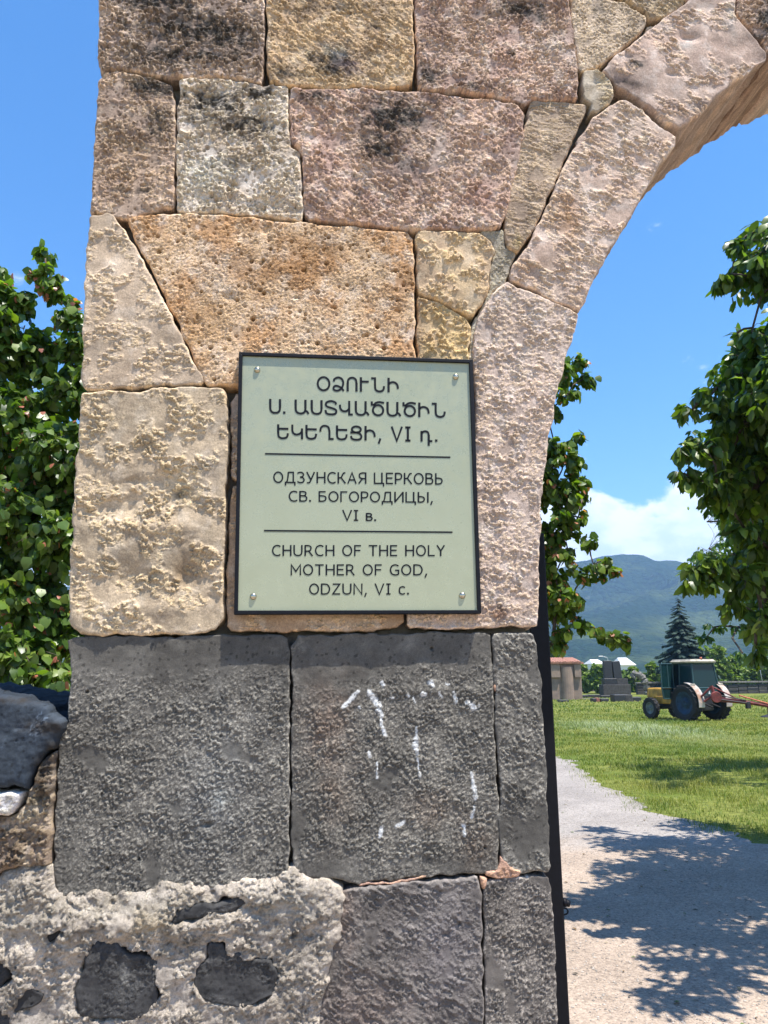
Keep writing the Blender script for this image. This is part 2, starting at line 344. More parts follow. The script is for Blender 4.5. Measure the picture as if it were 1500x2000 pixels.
TAN = [(.44, .34, .24), (.36, .27, .19), (.50, .42, .33)]
PINK = [(.37, .27, .22), (.29, .20, .165), (.46, .38, .33)]
SK = {
 'topdark': dict(cols=[(.36, .28, .23), (.24, .18, .145), (.46, .38, .33)], amp=.0042, cover=.35, crumb=.013, wave=.006, dark=.34, fleck=.5, pits=[(.011, .5, .42, .0045), (.026, .4, .3, .006)]),
 'ochre': dict(cols=[(.42, .31, .20), (.33, .235, .15), (.46, .37, .27)], amp=.0030, cover=.5, crumb=.011, dir=-38, aniso=3.0, wave=.004, dark=.16, fleck=.45, pits=[(.010, .35, .4, .0035)]),
 'pinkrough': dict(cols=PINK, amp=.0034, cover=.30, crumb=.012, wave=.006, dark=.16, fleck=.5, pits=[(.010, .4, .4, .0035), (.03, .25, .25, .005)]),
 'white': dict(cols=[(.48, .42, .35), (.36, .30, .24), (.58, .53, .47)], amp=.0040, cover=.35, crumb=.014, wave=.007, dark=.08, fleck=.45, pits=[(.012, .5, .42, .005), (.03, .3, .3, .008)]),
 'grey': dict(cols=[(.33, .26, .195), (.26, .20, .15), (.38, .31, .24)], amp=.0016, cover=.3, crumb=.008, dir=-14, aniso=4.0, wave=.002, dark=.04),
 'vous': dict(thr=.05, fleck=.95, base=.80, cols=[(.50, .40, .33), (.42, .32, .26), (.56, .48, .42)], amp=.0032, cover=.25, crumb=.012, dir=-24, aniso=3.2, wave=.004, mscale=.09),
 'jamb': dict(thr=.05, fleck=.95, base=.80, cols=[(.50, .41, .35), (.45, .36, .30), (.56, .49, .44)], amp=.0030, cover=.35, crumb=.011, dir=-14, aniso=1.6, wave=.004, mscale=.06),
 'pitted': dict(cols=[(.50, .37, .25), (.36, .22, .12), (.56, .46, .37)], amp=.0012, cover=.5, crumb=.007, wave=.003, pits=[(.016, .35, .30, .005), (.030, .30, .20, .009), (.055, .45, .12, .014)]),
 'smoothtan': dict(thr=.05, fleck=.95, base=.80, cols=[(.48, .39, .29), (.44, .35, .255), (.52, .44, .35)], amp=.0028, cover=.05, crumb=.011, dir=-4, aniso=2.2, wave=.003, mscale=.06),
 'lumpy': dict(thr=.05, fleck=.95, base=.80, cols=[(.45, .37, .26), (.40, .325, .23), (.50, .43, .33)], amp=.0040, cover=.05, crumb=.013, dir=-18, aniso=1.5, wave=.007, mscale=.07),
 'yellow': dict(thr=.03, fleck=.5, cols=[(.47, .36, .22), (.40, .30, .20), (.50, .42, .30)], amp=.0042, cover=.1, crumb=.016, wave=.007, mscale=.06),
 'basalt': dict(thr=.09, cream=.2, base=.9, cols=[(.120, .118, .114), (.100, .098, .095), (.145, .143, .138)], amp=.0025, cover=.45, crumb=.0088, fleck=1.5, wave=.002, mkl=.25, mscale=.10, pits=[(.06, .12, .07, .008)]),
 'basaltdir': dict(cream=0, thr=.05, cols=[(.150, .142, .142), (.125, .117, .118), (.185, .175, .175)], fleck=.5, amp=.0026, cover=.5, crumb=.009, dir=-32, aniso=2.6, wave=.004, mkl=.2, pits=[(.08, .2, .06, .008)]),
}
def S(name, **k): d = dict(SK[name]); d.update(k); return d
RUST = (.26, .13, .05); WHITE = (.66, .66, .64)
G = M_STONE
# outlines read off the photograph and laid onto the wall's own plane (pixels of the 1500 x 2000 photograph)
STONES = [
 ([(192,-46),(516,-46),(515,162),(484,158),(434,151),(351,150),(322,153),(297,143),(260,138),(215,137),(197,142),(189,108),(192,40)], S('topdark', soot=[(400,60,150,50,.75),(330,110,110,35,.6),(300,5,90,25,.8)]), .38, 0, None),
 ([(521,-46),(804,-46),(809,77),(807,165),(760,172),(700,171),(640,174),(585,168),(522,162)], S('ochre', soot=[(655,125,48,38,.85),(640,20,100,20,.35),(560,140,50,25,.5)], stain=[(690,130,30,22,(.19,.13,.15),.5),(655,100,30,16,(.36,.36,.36),.5)]), .38, .002, None),
 ([(808,-46),(1107,-46),(1109,0),(1120,58),(1129,150),(1130,193),(1085,197),(1042,194),(1024,203),(966,189),(900,181),(862,178),(817,176),(814,97)], S('pinkrough', soot=[(1020,20,60,30,.7),(840,150,30,30,.6),(930,170,50,14,.4)], stain=[(1080,90,40,40,(.55,.47,.43),.5)]), .38, .001, None),
 ([(205,140),(232,137),(268,143),(322,160),(338,164),(341,216),(342,360),(340,402),(304,412),(239,428),(200,417),(176,414),(178,378),(182,270),(187,198),(192,152)], S('pinkrough', cols=[(.34,.26,.20),(.25,.185,.145),(.42,.34,.27)], cover=.25, dark=.2, soot=[(300,170,60,25,.8),(310,240,30,40,.5)], stain=[(250,330,60,60,(.40,.27,.19),.4)]), .38, -.001, None),
 ([(351,153),(434,153),(484,159),(515,167),(563,167),(563,190),(564,268),(570,286),(584,297),(588,324),(592,396),(590,430),(540,427),(484,419),(420,416),(345,413),(344,360),(345,216),(349,187)], S('white', soot=[(420,200,60,30,.85),(470,240,70,40,.6),(400,230,60,25,.5),(500,180,50,18,.8),(450,320,40,20,.35)], dent=[(400,188,34,22,-.012),(508,240,12,26,-.010),(455,360,16,12,-.008)], stain=[(400,340,60,50,(.60,.58,.54),.6)]), .30, .001, None),
 ([(568,172),(640,176),(715,172),(807,179),(854,184),(966,195),(1010,203),(1025,220),(1022,271),(1005,348),(989,418),(979,443),(960,449),(889,452),(807,450),(676,437),(595,429),(593,348),(590,302),(584,290),(569,281),(566,200)], S('pinkrough', dir=-40, aniso=1.8, soot=[(770,230,80,50,.85),(740,290,45,40,.75),(620,190,40,16,.55),(800,330,40,30,.4)], stain=[(850,300,60,60,(.44,.36,.32),.5),(700,420,60,18,(.38,.24,.16),.5),(940,380,50,40,(.34,.20,.17),.4)]), .30, .002, None),
 ([(1043,194),(1100,197),(1149,203),(1143,218),(1118,281),(1079,367),(1043,450),(1012,490),(992,482),(985,461),(987,421),(1007,324),(1028,230),(1037,200)], S('grey', stain=[(1012,475,14,14,(.40,.30,.14),.5)]), .25, -.002, None),
 ([(1113,-46),(1182,-46),(1190,-4),(1226,4),(1241,16),(1262,30),(1262,54),(1205,104),(1162,131),(1136,138),(1128,132),(1127,101),(1116,40)], S('grey', dir=None, aniso=1, crumb=.009, cols=[(.42,.34,.26),(.35,.28,.21),(.48,.40,.32)], pits=[(.02,.25,.25,.004)], soot=[(1170,20,14,30,.4)]), .25, -.003, None),
 ([(1198,-46),(1374,-46),(1340,2),(1305,30),(1290,37),(1268,35),(1262,24),(1240,8),(1215,-6),(1199,-10)], S('ochre', dark=.2, cols=[(.34,.27,.19),(.26,.2,.14),(.4,.33,.25)]), .25, -.004, None),
 ([(1140,140),(1162,134),(1178,146),(1194,158),(1199,184),(1190,204),(1164,222),(1152,219),(1155,203),(1141,195),(1137,160)], S('smoothtan', cols=[(.42,.36,.27),(.36,.30,.22),(.5,.45,.37)], cover=-.1, wave=.010, dent=[(1176,158,14,10,-.006)]), .14, .004, None),
 ([(1262,62),(1268,44),(1282,42),(1288,50),(1270,62),(1256,74)], S('smoothtan'), .10, -.014, None),
 ([(1176,141),(1190,120),(1234,84),(1284,48),(1342,4),(1380,-46),(1447,-46),(1439,0),(1434,32),(1464,62),(1497,104),(1495,118),(1464,140),(1428,163),(1400,190),(1380,212),(1345,240),(1326,252),(1306,245),(1266,216),(1237,187),(1206,172),(1188,152)], S('vous', cols=[(.46,.36,.30),(.38,.285,.235),(.54,.46,.41)], cover=-.05, mscale=.12, wave=.009, soot=[(1245,128,20,14,.7),(1220,165,40,12,.5)], stain=[(1425,30,10,45,WHITE,.35),(1340,90,16,10,WHITE,.4)], dent=[(1310,145,16,8,-.008),(1345,75,26,10,-.008),(1340,140,8,30,-.005)]), .385, .004, 'pale pink voussoir with a white drip down it'),
 ([(1451,-46),(1600,-46),(1640,20),(1512,108),(1502,100),(1468,58),(1439,30),(1443,0)], S('topdark', cols=[(.36,.26,.21),(.26,.19,.15),(.42,.34,.29)], soot=[(1500,40,30,50,.8)]), .38, .0, None),
 ([(1225,196),(1255,218),(1284,246),(1323,266),(1318,282),(1290,320),(1266,362),(1236,415),(1212,452),(1170,530),(1130,608),(1112,599),(1082,592),(1060,575),(1030,560),(998,548),(995,534),(1005,514),(1030,480),(1060,420),(1104,320),(1156,230),(1185,212),(1210,195)], S('vous', stain=[(1110,430,24,60,(.42,.24,.12),.55),(1050,520,40,20,(.42,.27,.18),.35),(1070,400,20,60,(.50,.36,.22),.35)]), .40, .003, 'pale pink voussoir streaked with rust'),
 ([(968,560),(990,550),(1015,562),(1060,582),(1090,594),(1112,602),(1130,616),(1124,636),(1108,690),(1091,764),(1074,845),(1064,924),(1056,1010),(1054,1092),(1052,1200),(1048,1222),(973,1225),(880,1229),(796,1227),(794,1150),(925,1100),(926,900),(924,700),(926,650),(934,620),(948,590)], S('jamb', soot=[(975,1195,16,16,.5)], stain=[(970,1200,40,14,(.33,.19,.13),.5),(940,760,14,90,(.42,.33,.26),.4)], dent=[(900,1215,90,14,-.004)]), .40, .003, 'tall pale pink jamb stone under the arch'),
 ([(812,452),(880,452),(936,456),(962,472),(967,492),(958,520),(957,560),(944,590),(928,618),(912,616),(864,588),(815,570)], S('yellow', stain=[(905,500,40,40,(.40,.30,.22),.4)]), .12, .003, None),
 ([(815,575),(862,592),(912,622),(922,634),(917,672),(915,770),(815,770)], S('yellow', cover=.35, cols=[(.44,.33,.18),(.36,.26,.16),(.5,.4,.27)]), .12, 0, None),
 ([(246,427),(262,419),(344,415),(420,418),(484,421),(540,430),(590,434),(676,440),(808,455),(810,560),(811,700),(811,770),(640,775),(470,757),(404,753),(386,722),(344,628),(300,535),(268,475)], S('pitted', stain=[(590,500,90,50,RUST,.55),(400,640,60,60,(.44,.28,.15),.45),(420,520,60,40,(.55,.45,.38),.5),(300,480,60,40,(.45,.33,.23),.4),(640,640,90,50,(.52,.42,.33),.4)], dent=[(448,580,12,8,-.008),(520,450,10,10,-.006),(384,630,8,7,-.006)]), .30, .001, 'wide tan block full of pits with a rusty stain'),
 ([(174,419),(210,416),(224,424),(245,449),(292,529),(335,615),(378,701),(398,744),(392,751),(322,754),(249,759),(176,764),(164,755),(159,731),(161,658),(167,529),(170,470)], S('smoothtan', edge=1.3, soot=[(300,752,60,5,.3)]), .38, .004, None),
 ([(162,770),(206,764),(270,766),(305,758),(400,755),(436,757),(445,768),(446,916),(441,980),(439,1131),(436,1208),(420,1230),(380,1238),(292,1241),(154,1241),(140,1218),(133,1174),(139,1088),(144,980),(152,851),(156,787)], S('lumpy', dent=[(310,960,70,45,-.010),(300,1030,110,16,.008),(370,1120,28,38,-.012),(255,1130,40,25,-.008),(240,1000,60,40,-.006),(200,1080,90,20,.004),(300,1190,110,14,.004)], stain=[(365,1120,26,34,(.20,.13,.07),.6),(260,1130,28,22,(.26,.20,.14),.35),(410,930,20,60,(.33,.29,.26),.5),(350,960,40,30,(.40,.33,.22),.3)], soot=[(352,965,12,8,.6)]), .38, .006, 'big tan corner block with worn hollows'),
 ([(449,768),(560,766),(560,932),(462,936),(450,925)], S('smoothtan', cols=[(.40,.31,.23),(.36,.27,.2),(.45,.37,.29)]), .12, -.006, None),
 ([(452,948),(470,940),(600,940),(785,1150),(789,1205),(791,1215),(775,1229),(640,1233),(455,1234),(441,1222),(442,1150),(447,1000)], S('smoothtan', cols=[(.42,.31,.21),(.36,.25,.16),(.47,.38,.29)]), .12, -.004, None),
 ([(134,1244),(250,1242),(350,1244),(450,1240),(562,1239),(565,1300),(566,1500),(565,1640),(562,1715),(521,1726),(408,1737),(317,1744),(204,1752),(125,1764),(107,1738),(105,1676),(109,1581),(113,1454),(131,1404),(137,1330)], S('basalt', smooth=[(330,1262,330,62,1.6),(130,1700,30,60,.6)], stain=[(420,1540,70,110,(.16,.165,.17),.45),(430,1560,16,16,(.30,.33,.34),.4)], dent=[(402,1612,8,5,-.010)]), .38, 0, 'large dark basalt block on the outer corner'),
 ([(571,1240),(700,1239),(780,1235),(892,1234),(956,1237),(960,1280),(964,1360),(968,1460),(972,1560),(975,1672),(972,1702),(900,1708),(820,1714),(745,1720),(680,1728),(650,1718),(600,1716),(572,1705),(569,1500)], S('basalt', smooth=[(660,1280,100,75,1.6),(830,1262,190,42,1.5),(640,1700,90,24,1),(900,1690,60,16,.8)], stain=[(640,1410,40,70,(.17,.11,.08),.4),(840,1580,40,30,(.15,.10,.07),.35),(660,1540,34,60,(.15,.11,.085),.35),(930,1650,30,40,(.16,.11,.08),.3)], dent=[(800,1350,130,7,.003)]), .30, -.001, 'basalt block marked with white paint splashes'),
 ([(962,1238),(1010,1233),(1040,1236),(1050,1262),(1056,1330),(1060,1400),(1067,1500),(1072,1600),(1076,1702),(1024,1708),(984,1704),(978,1672),(975,1560),(970,1440),(965,1330)], S('basalt', dir=-40, aniso=2.0, cover=.15), .38, .001, None),
 ([(640,1745),(680,1736),(780,1724),(880,1716),(934,1714),(940,1740),(943,1880),(946,2066),(600,2066),(610,1950),(640,1850)], S('basaltdir', stain=[(870,1840,60,100,(.19,.175,.19),.4),(700,1980,90,60,(.20,.15,.13),.4),(665,1790,24,60,(.19,.13,.10),.4)], dent=[(872,1826,6,5,-.008)]), .30, .002, None),
 ([(944,1722),(960,1716),(1030,1712),(1074,1710),(1079,1760),(1084,1850),(1088,1940),(1093,2066),(950,2066),(947,1880)], S('basalt', cover=.4, cols=[(.14,.132,.13),(.12,.112,.11),(.165,.155,.15)]), .38, 0, None),
]
B_SET = {22, 23, 24, 25, 26}
def uvs(poly, h=0.0): return [wall_uz(x, y, h) for x, y in poly]
# white paint splashes on the second basalt block: runs with a shape of their own, thin raised blobs of dried paint
SPL = [[(722,1352,7),(733,1368,8),(742,1380,4)],[(740,1388,6),(746,1402,4),(744,1415,3),(750,1430,5),(754,1438,3)],[(812,1420,3),(814,1436,3),(812,1455,8),(815,1470,4),(818,1500,2),(820,1516,4)],
       [(735,1490,2),(737,1520,2)],[(719,1470,4),(722,1478,3)],[(796,1357,4),(798,1360,3)],[(824,1355,4),(830,1357,5)],[(842,1333,8),(846,1340,4)],[(858,1354,3),(862,1360,2)],[(886,1352,4),(892,1370,5)],
       [(912,1372,5),(926,1382,7),(936,1378,3)],[(921,1510,3),(924,1528,5),(928,1550,5),(929,1560,4)],[(928,1572,2),(922,1596,4)],[(905,1612,5),(908,1630,3)],[(746,1616,4),(742,1634,3)],[(775,1614,5),(790,1606,3)],
       [(700,1350,4),(672,1380,6)],[(745,1333,4),(748,1338,5)],[(762,1362,2),(768,1364,3)],[(808,1362,2),(811,1372,2)],[(872,1334,2),(878,1338,2)],[(700,1380,2),(704,1383,2)]]
def splash_mask(X, Z):
    m = np.zeros(X.shape); wx = X + .0035 * fbm(X, Z, .012, 3, 91); wz = Z + .0035 * fbm(X, Z, .012, 3, 93)
    for run in SPL:
        pts = [(*wall_uz(x, y), r * WD / FPX * 1.05) for x, y, r in run]
        for a, b in zip(pts[:-1], pts[1:]):
            d = np.array(b) - np.array(a); l2 = d[0] ** 2 + d[1] ** 2 + 1e-9; t = np.clip(((wx - a[0]) * d[0] + (wz - a[1]) * d[1]) / l2, 0, 1)
            D = np.hypot(wx - a[0] - t * d[0], wz - a[1] - t * d[1]); m = np.maximum(m, 1 - sstep(D, (a[2] + t * d[2]) * .45, (a[2] + t * d[2]) * 1.0))
    return m * sstep(fbm(X, Z, .010, 4, 97, .7), -.48, -.12)
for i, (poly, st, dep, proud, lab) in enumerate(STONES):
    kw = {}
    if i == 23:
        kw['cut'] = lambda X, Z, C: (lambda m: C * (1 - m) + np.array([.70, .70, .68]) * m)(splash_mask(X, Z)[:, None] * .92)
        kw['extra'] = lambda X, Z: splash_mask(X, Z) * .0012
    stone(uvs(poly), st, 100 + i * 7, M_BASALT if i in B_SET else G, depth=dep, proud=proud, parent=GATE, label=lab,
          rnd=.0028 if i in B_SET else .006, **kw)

# pale joint mortar pieces that show between stones
def mcol(c1, c2): return dict(cols=[c1, c2, tuple(v * 1.15 for v in c1)], amp=.0018, cover=.3, crumb=.009, wave=.003, mkl=.1)
stone(uvs([(938,448),(985,444),(990,480),(1012,492),(1003,512),(994,535),(990,552),(966,562),(957,600),(946,640),(936,700),(924,712),(914,700),(920,640),(944,590),(957,560),(958,520),(967,492),(960,470)]), mcol((.30,.28,.23), (.25,.23,.19)), 900, M_MORTAR, depth=.05, proud=-.008, parent=GATE, name='joint_mortar', rnd=.006)
stone(uvs([(976,1668),(988,1682),(996,1690),(1024,1704),(1014,1712),(980,1712),(962,1718),(950,1712),(950,1702),(972,1700)]), mcol((.42,.27,.20), (.36,.23,.17)), 910, M_MORTAR, depth=.03, proud=.003, parent=GATE, name='joint_mortar', rnd=.004, label='pinkish mortar patch in the basalt joint')
stone(uvs([(938,1712),(952,1714),(950,1724),(944,1736),(938,1732)]), mcol((.42,.27,.20), (.36,.23,.17)), 912, M_MORTAR, depth=.03, proud=.002, parent=GATE, name='joint_mortar', rnd=.004)
stone(uvs([(964,1316),(969,1318),(970,1352),(966,1352),(964,1340)]), mcol((.40,.27,.20), (.34,.22,.17)), 914, M_MORTAR, depth=.03, proud=.002, parent=GATE, name='joint_mortar', rnd=.003)
stone(uvs([(700,1727),(760,1720),(830,1713),(832,1718),(770,1726),(702,1732)]), mcol((.40,.27,.20), (.34,.22,.17)), 916, M_MORTAR, depth=.03, proud=.000, parent=GATE, name='joint_mortar', rnd=.003)
stone(uvs([(560,172),(567,172),(567,268),(572,286),(586,294),(590,330),(586,330),(568,296),(560,270)]), mcol((.36,.31,.25), (.30,.26,.2)), 918, M_MORTAR, depth=.05, proud=-.012, parent=GATE, name='joint_mortar', rnd=.004)

# core behind the facing, out of sight in the joints; and the rest of the gateway beyond the frame
zb = wall_uz(700, 2066)[1]; uL = wall_uz(118, 1900)[0]; uR = wall_uz(1086, 2000)[0]
core = [wall_uz(*p) for p in [(215,-40),(1480,-40),(1462,80),(1380,190),(1318,235),(1262,330),(1140,570),(1104,625),(1066,860),(1040,1010),(1036,1220),(1060,1600),(1074,2060)]] + [(uR - .02, 0.0), (uL + .06, 0.0)] + [wall_uz(*p) for p in [(130,1760),(135,1420),(155,1230),(160,1100),(182,760),(196,420),(212,150)]]
MB().prism(core, .045, .36).build('rubble_core', mat_plain('core_mortar', (.16, .14, .115), .95, var=.4, scale=25, bump=.01), GATE, label='dark rubble core showing only in the open joints')
def rect_poly(u0, u1, z0, z1): return [(u0, z0), (u0, (z0 + z1) / 2), (u0, z1), ((u0 + u1) / 2, z1), (u1, z1), (u1, (z0 + z1) / 2), (u1, z0), ((u0 + u1) / 2, z0)]
g_ = .003
coarse = dict(step=.012, parent=GATE)
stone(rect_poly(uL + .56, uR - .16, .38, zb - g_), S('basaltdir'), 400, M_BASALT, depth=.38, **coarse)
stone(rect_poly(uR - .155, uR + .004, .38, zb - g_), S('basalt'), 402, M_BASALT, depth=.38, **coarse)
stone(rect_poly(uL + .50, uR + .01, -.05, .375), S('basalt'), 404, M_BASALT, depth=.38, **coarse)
zt = wall_uz(700, -46)[1]; ul = wall_uz(200, -40)[0]
# springing arch carried on to a second pier on the right
A0 = np.array(wall_uz(1495, 118)); A1 = np.array(wall_uz(1323, 266)); A2 = np.array(wall_uz(1130, 610))
def circle3(a, b, c):
    Mx = 2 * np.array([b - a, c - a]); rh = np.array([b @ b - a @ a, c @ c - a @ a]); o = np.linalg.solve(Mx, rh); return o, float(np.hypot(*(a - o)))
AO, AR = circle3(A0, A1, A2)
th0 = math.atan2(*(A0 - AO)[::-1]); th0 = th0 if th0 > 0 else th0 + 2 * math.pi
thick = .33; thA = th0 - .10; nv = 8; thE = .12
pierx = AO[0] + AR * math.cos(thE)
for k in range(nv):
    a = thA + (thE - thA) * k / nv; b = thA + (thE - thA) * (k + 1) / nv; a2 = a - .006; b2 = b + .006
    P = [AO + AR * np.array([math.cos(t), math.sin(t)]) for t in np.linspace(a2, b2, 4)] + [AO + (AR + thick) * np.array([math.cos(t), math.sin(t)]) for t in np.linspace(b2, a2, 4)]
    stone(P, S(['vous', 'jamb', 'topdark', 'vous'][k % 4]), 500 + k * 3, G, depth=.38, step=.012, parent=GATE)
ztop = max(zt, AO[1] + AR + thick) + .03
zz = zt + g_; row = 0
px0, px1 = pierx + .005, pierx + 1.05
while row < 7:                                                    # right pier courses
    h = [.42, .38, .33, .40, .36, .34, .30][row]; z0 = sum([.42, .38, .33, .40, .36, .34, .30][:row]); cut_ = px0 + (.45, .62, .38)[row % 3]
    for (a, b) in ((px0, cut_ - g_), (cut_, px1)):
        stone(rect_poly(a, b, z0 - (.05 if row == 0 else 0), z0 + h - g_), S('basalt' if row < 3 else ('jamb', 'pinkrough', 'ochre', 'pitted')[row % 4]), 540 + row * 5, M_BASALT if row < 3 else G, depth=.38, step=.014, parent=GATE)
    row += 1
# top courses over pier and arch
for r_, (z0, h) in enumerate([(ztop, .26), (ztop + .263, .12)]):
    xs = [ul - .01]
    while xs[-1] < px1 - .3: xs.append(xs[-1] + random.uniform(.35, .6))
    xs[-1] = px1
    for a, b in zip(xs[:-1], xs[1:]):
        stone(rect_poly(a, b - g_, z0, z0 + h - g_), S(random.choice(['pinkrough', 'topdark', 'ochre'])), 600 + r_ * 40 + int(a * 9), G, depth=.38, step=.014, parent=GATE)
if ztop - zt > .03:
    xs = [ul - .01, ul + .4, ul + .8, wall_uz(1370, -46)[0]]
    for a, b in zip(xs[:-1], xs[1:]): stone(rect_poly(a, b - g_, zt + g_, ztop - g_), S('pinkrough'), 640 + int(a * 9), G, depth=.38, step=.014, parent=GATE)
sp = [(AO[0] + (AR + thick + .01) * math.cos(t), AO[1] + (AR + thick + .01) * math.sin(t)) for t in np.linspace(thA, thE, 14)]; sp = [(wall_uz(1380, -46)[0], zt + g_)] + [q for q in sp if q[1] > zt + g_ or q[0] > AO[0]]
MB().prism(sp + [(px1, sp[-1][1]), (px1, ztop - g_), (sp[0][0], ztop - g_)], .004, .36).build('spandrel_rubble', mat_plain('spandrel', (.34, .27, .21), .95, var=.45, scale=14, bump=.02), GATE)

# ------------------------------------------------------------------ rubble wall and mortar at the lower left
RW = empty('rubble_wall', tuple(WP), WA, label='low rubble wall in thick grey mortar joining the pier at lower left', cat='wall')
K = {'K1': [(168,1858),(190,1835),(227,1835),(254,1853),(290,1857),(308,1871),(310,1935),(304,1975),(254,1989),(227,1980),(181,1984),(156,1980),(150,1935),(163,1903)],
     'K2': [(381,1889),(408,1871),(408,1839),(431,1835),(444,1857),(530,1871),(546,1894),(539,1935),(499,1957),(462,1962),(408,1957),(381,1935)],
     'K3': [(326,1799),(345,1771),(390,1762),(480,1749),(485,1762),(453,1780),(408,1785),(345,1803)],
     'K4': [(-120,1850),(0,1853),(23,1871),(27,1907),(0,1928),(-120,1930)],
     'K5': [(32,1940),(59,1923),(91,1935),(82,1950),(30,1975)],
     'K6': [(91,1817),(136,1812),(118,1830),(98,1842)],
     'K7': [(2,1960),(24,1980),(20,2030),(-60,2040),(-60,1960)]}
KP = {k: outline(uvs(v), .011, .006, 700 + i) for i, (k, v) in enumerate(K.items())}
def carve(X, Z):
    h = np.zeros(X.shape)
    for p in KP.values():
        x0, z0 = p.min(0) - .03; x1, z1 = p.max(0) + .03; m = (X > x0) & (X < x1) & (Z > z0) & (Z < z1)
        if m.any():
            d, _, _ = sdf(p, X[m], Z[m]); h[m] += -.055 * sstep(d, .001, .007)
    return h
zb0 = -.02
mort = uvs([(-330,1735),(-120,1730),(0,1706),(50,1688),(98,1682),(114,1722),(130,1745),(204,1738),(300,1730),(330,1716),(408,1724),(480,1708),(524,1712),(556,1696),(580,1690),(618,1708),(668,1722),(680,1780),(662,1850),(640,1940),(622,2090)]) + [(wall_uz(600, 2090)[0] + .05, zb0), (wall_uz(-330, 1800)[0], zb0)]
st_m = dict(fleck=.30, cream=.4, cols=[(.32,.29,.25),(.25,.23,.20),(.38,.35,.31)], amp=.0045, cover=.35, crumb=.009, wave=.012, mid=.009, mkl=.15, mscale=.10, pits=[(.03,.3,.2,.008),(.012,.25,.3,.002)],
            stain=[(300,1770,180,16,(.44,.40,.34),.6),(290,1800,40,20,(.40,.31,.18),.4),(560,1760,60,30,(.42,.40,.37),.5),(40,1780,50,60,(.40,.37,.32),.4)], soot=[(576,1822,6,6,.8),(430,1850,30,4,.4),(150,1815,50,6,.35)],
            dent=[(420,1805,90,20,.012),(240,1805,60,18,.010),(120,1800,60,24,.008),(500,1745,60,14,.010),(60,1730,30,40,.014),(350,1900,28,50,-.004),(60,1860,30,16,.010)])
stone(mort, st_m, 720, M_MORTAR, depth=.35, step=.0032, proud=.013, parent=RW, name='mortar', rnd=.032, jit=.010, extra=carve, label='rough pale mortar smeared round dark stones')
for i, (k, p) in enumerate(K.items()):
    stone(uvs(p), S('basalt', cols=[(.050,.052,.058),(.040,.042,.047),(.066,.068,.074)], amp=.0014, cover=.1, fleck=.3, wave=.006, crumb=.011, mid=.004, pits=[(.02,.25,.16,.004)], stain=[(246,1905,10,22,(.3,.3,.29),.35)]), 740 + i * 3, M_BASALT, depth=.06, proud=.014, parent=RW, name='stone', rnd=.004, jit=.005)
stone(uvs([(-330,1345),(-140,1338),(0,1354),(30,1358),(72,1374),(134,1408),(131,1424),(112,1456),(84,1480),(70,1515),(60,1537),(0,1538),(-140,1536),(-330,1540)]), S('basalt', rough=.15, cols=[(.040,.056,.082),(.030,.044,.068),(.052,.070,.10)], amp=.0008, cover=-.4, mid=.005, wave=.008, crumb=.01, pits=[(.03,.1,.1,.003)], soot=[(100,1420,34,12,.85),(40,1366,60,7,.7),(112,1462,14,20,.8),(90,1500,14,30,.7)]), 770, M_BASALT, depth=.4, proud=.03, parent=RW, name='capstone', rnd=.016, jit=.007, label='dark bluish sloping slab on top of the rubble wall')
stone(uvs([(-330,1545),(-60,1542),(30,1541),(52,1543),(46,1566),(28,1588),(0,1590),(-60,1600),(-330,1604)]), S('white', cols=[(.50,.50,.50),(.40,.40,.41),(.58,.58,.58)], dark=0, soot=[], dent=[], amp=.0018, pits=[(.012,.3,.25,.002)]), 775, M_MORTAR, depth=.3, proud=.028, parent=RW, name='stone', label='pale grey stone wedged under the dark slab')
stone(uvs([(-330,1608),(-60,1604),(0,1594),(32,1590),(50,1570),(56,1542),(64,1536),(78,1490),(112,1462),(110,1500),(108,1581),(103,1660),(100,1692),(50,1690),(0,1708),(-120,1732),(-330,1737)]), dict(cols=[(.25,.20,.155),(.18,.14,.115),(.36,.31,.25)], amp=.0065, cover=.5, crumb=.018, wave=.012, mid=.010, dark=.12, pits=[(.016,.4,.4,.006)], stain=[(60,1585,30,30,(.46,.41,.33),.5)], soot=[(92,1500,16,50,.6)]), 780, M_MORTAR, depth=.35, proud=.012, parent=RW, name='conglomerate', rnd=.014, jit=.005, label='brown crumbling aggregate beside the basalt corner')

# ------------------------------------------------------------------ sign
def cr(pts, closed=False, n=7):
    P = [np.array(p, float) for p in pts]; out = []; m = len(P)
    for i in range(m if closed else m - 1):
        p0 = P[(i - 1) % m] if (closed or i > 0) else P[0] * 2 - P[1]; p1 = P[i]; p2 = P[(i + 1) % m]; p3 = P[(i + 2) % m] if (closed or i + 2 < m) else P[-1] * 2 - P[-2]
        for k in range(n):
            t = k / n; out.append(.5 * ((2 * p1) + (-p0 + p2) * t + (2 * p0 - 5 * p1 + 4 * p2 - p3) * t * t + (-p0 + 3 * p1 - 3 * p2 + p3) * t ** 3))
    if not closed: out.append(P[-1])
    return out
def ell(cx, cy, rx, ry, a0=0, a1=360, n=30):
    return [(cx + rx * math.cos(R(a0 + (a1 - a0) * i / n)), cy + ry * math.sin(R(a0 + (a1 - a0) * i / n))) for i in range(n + (0 if abs(a1 - a0) >= 360 else 1))]
l_ = 'l'; s_ = 's'; c_ = 'c'
U_ = [(.07,1),(.07,.4)]; 
def ucurve(x0, x1, yb=.05): return [(x0,.42),(x0 + .03,.22),(x0 + (x1 - x0) * .22,.09),((x0 + x1) / 2,yb),(x1 - (x1 - x0) * .22,.09),(x1 - .03,.22),(x1,.42)]
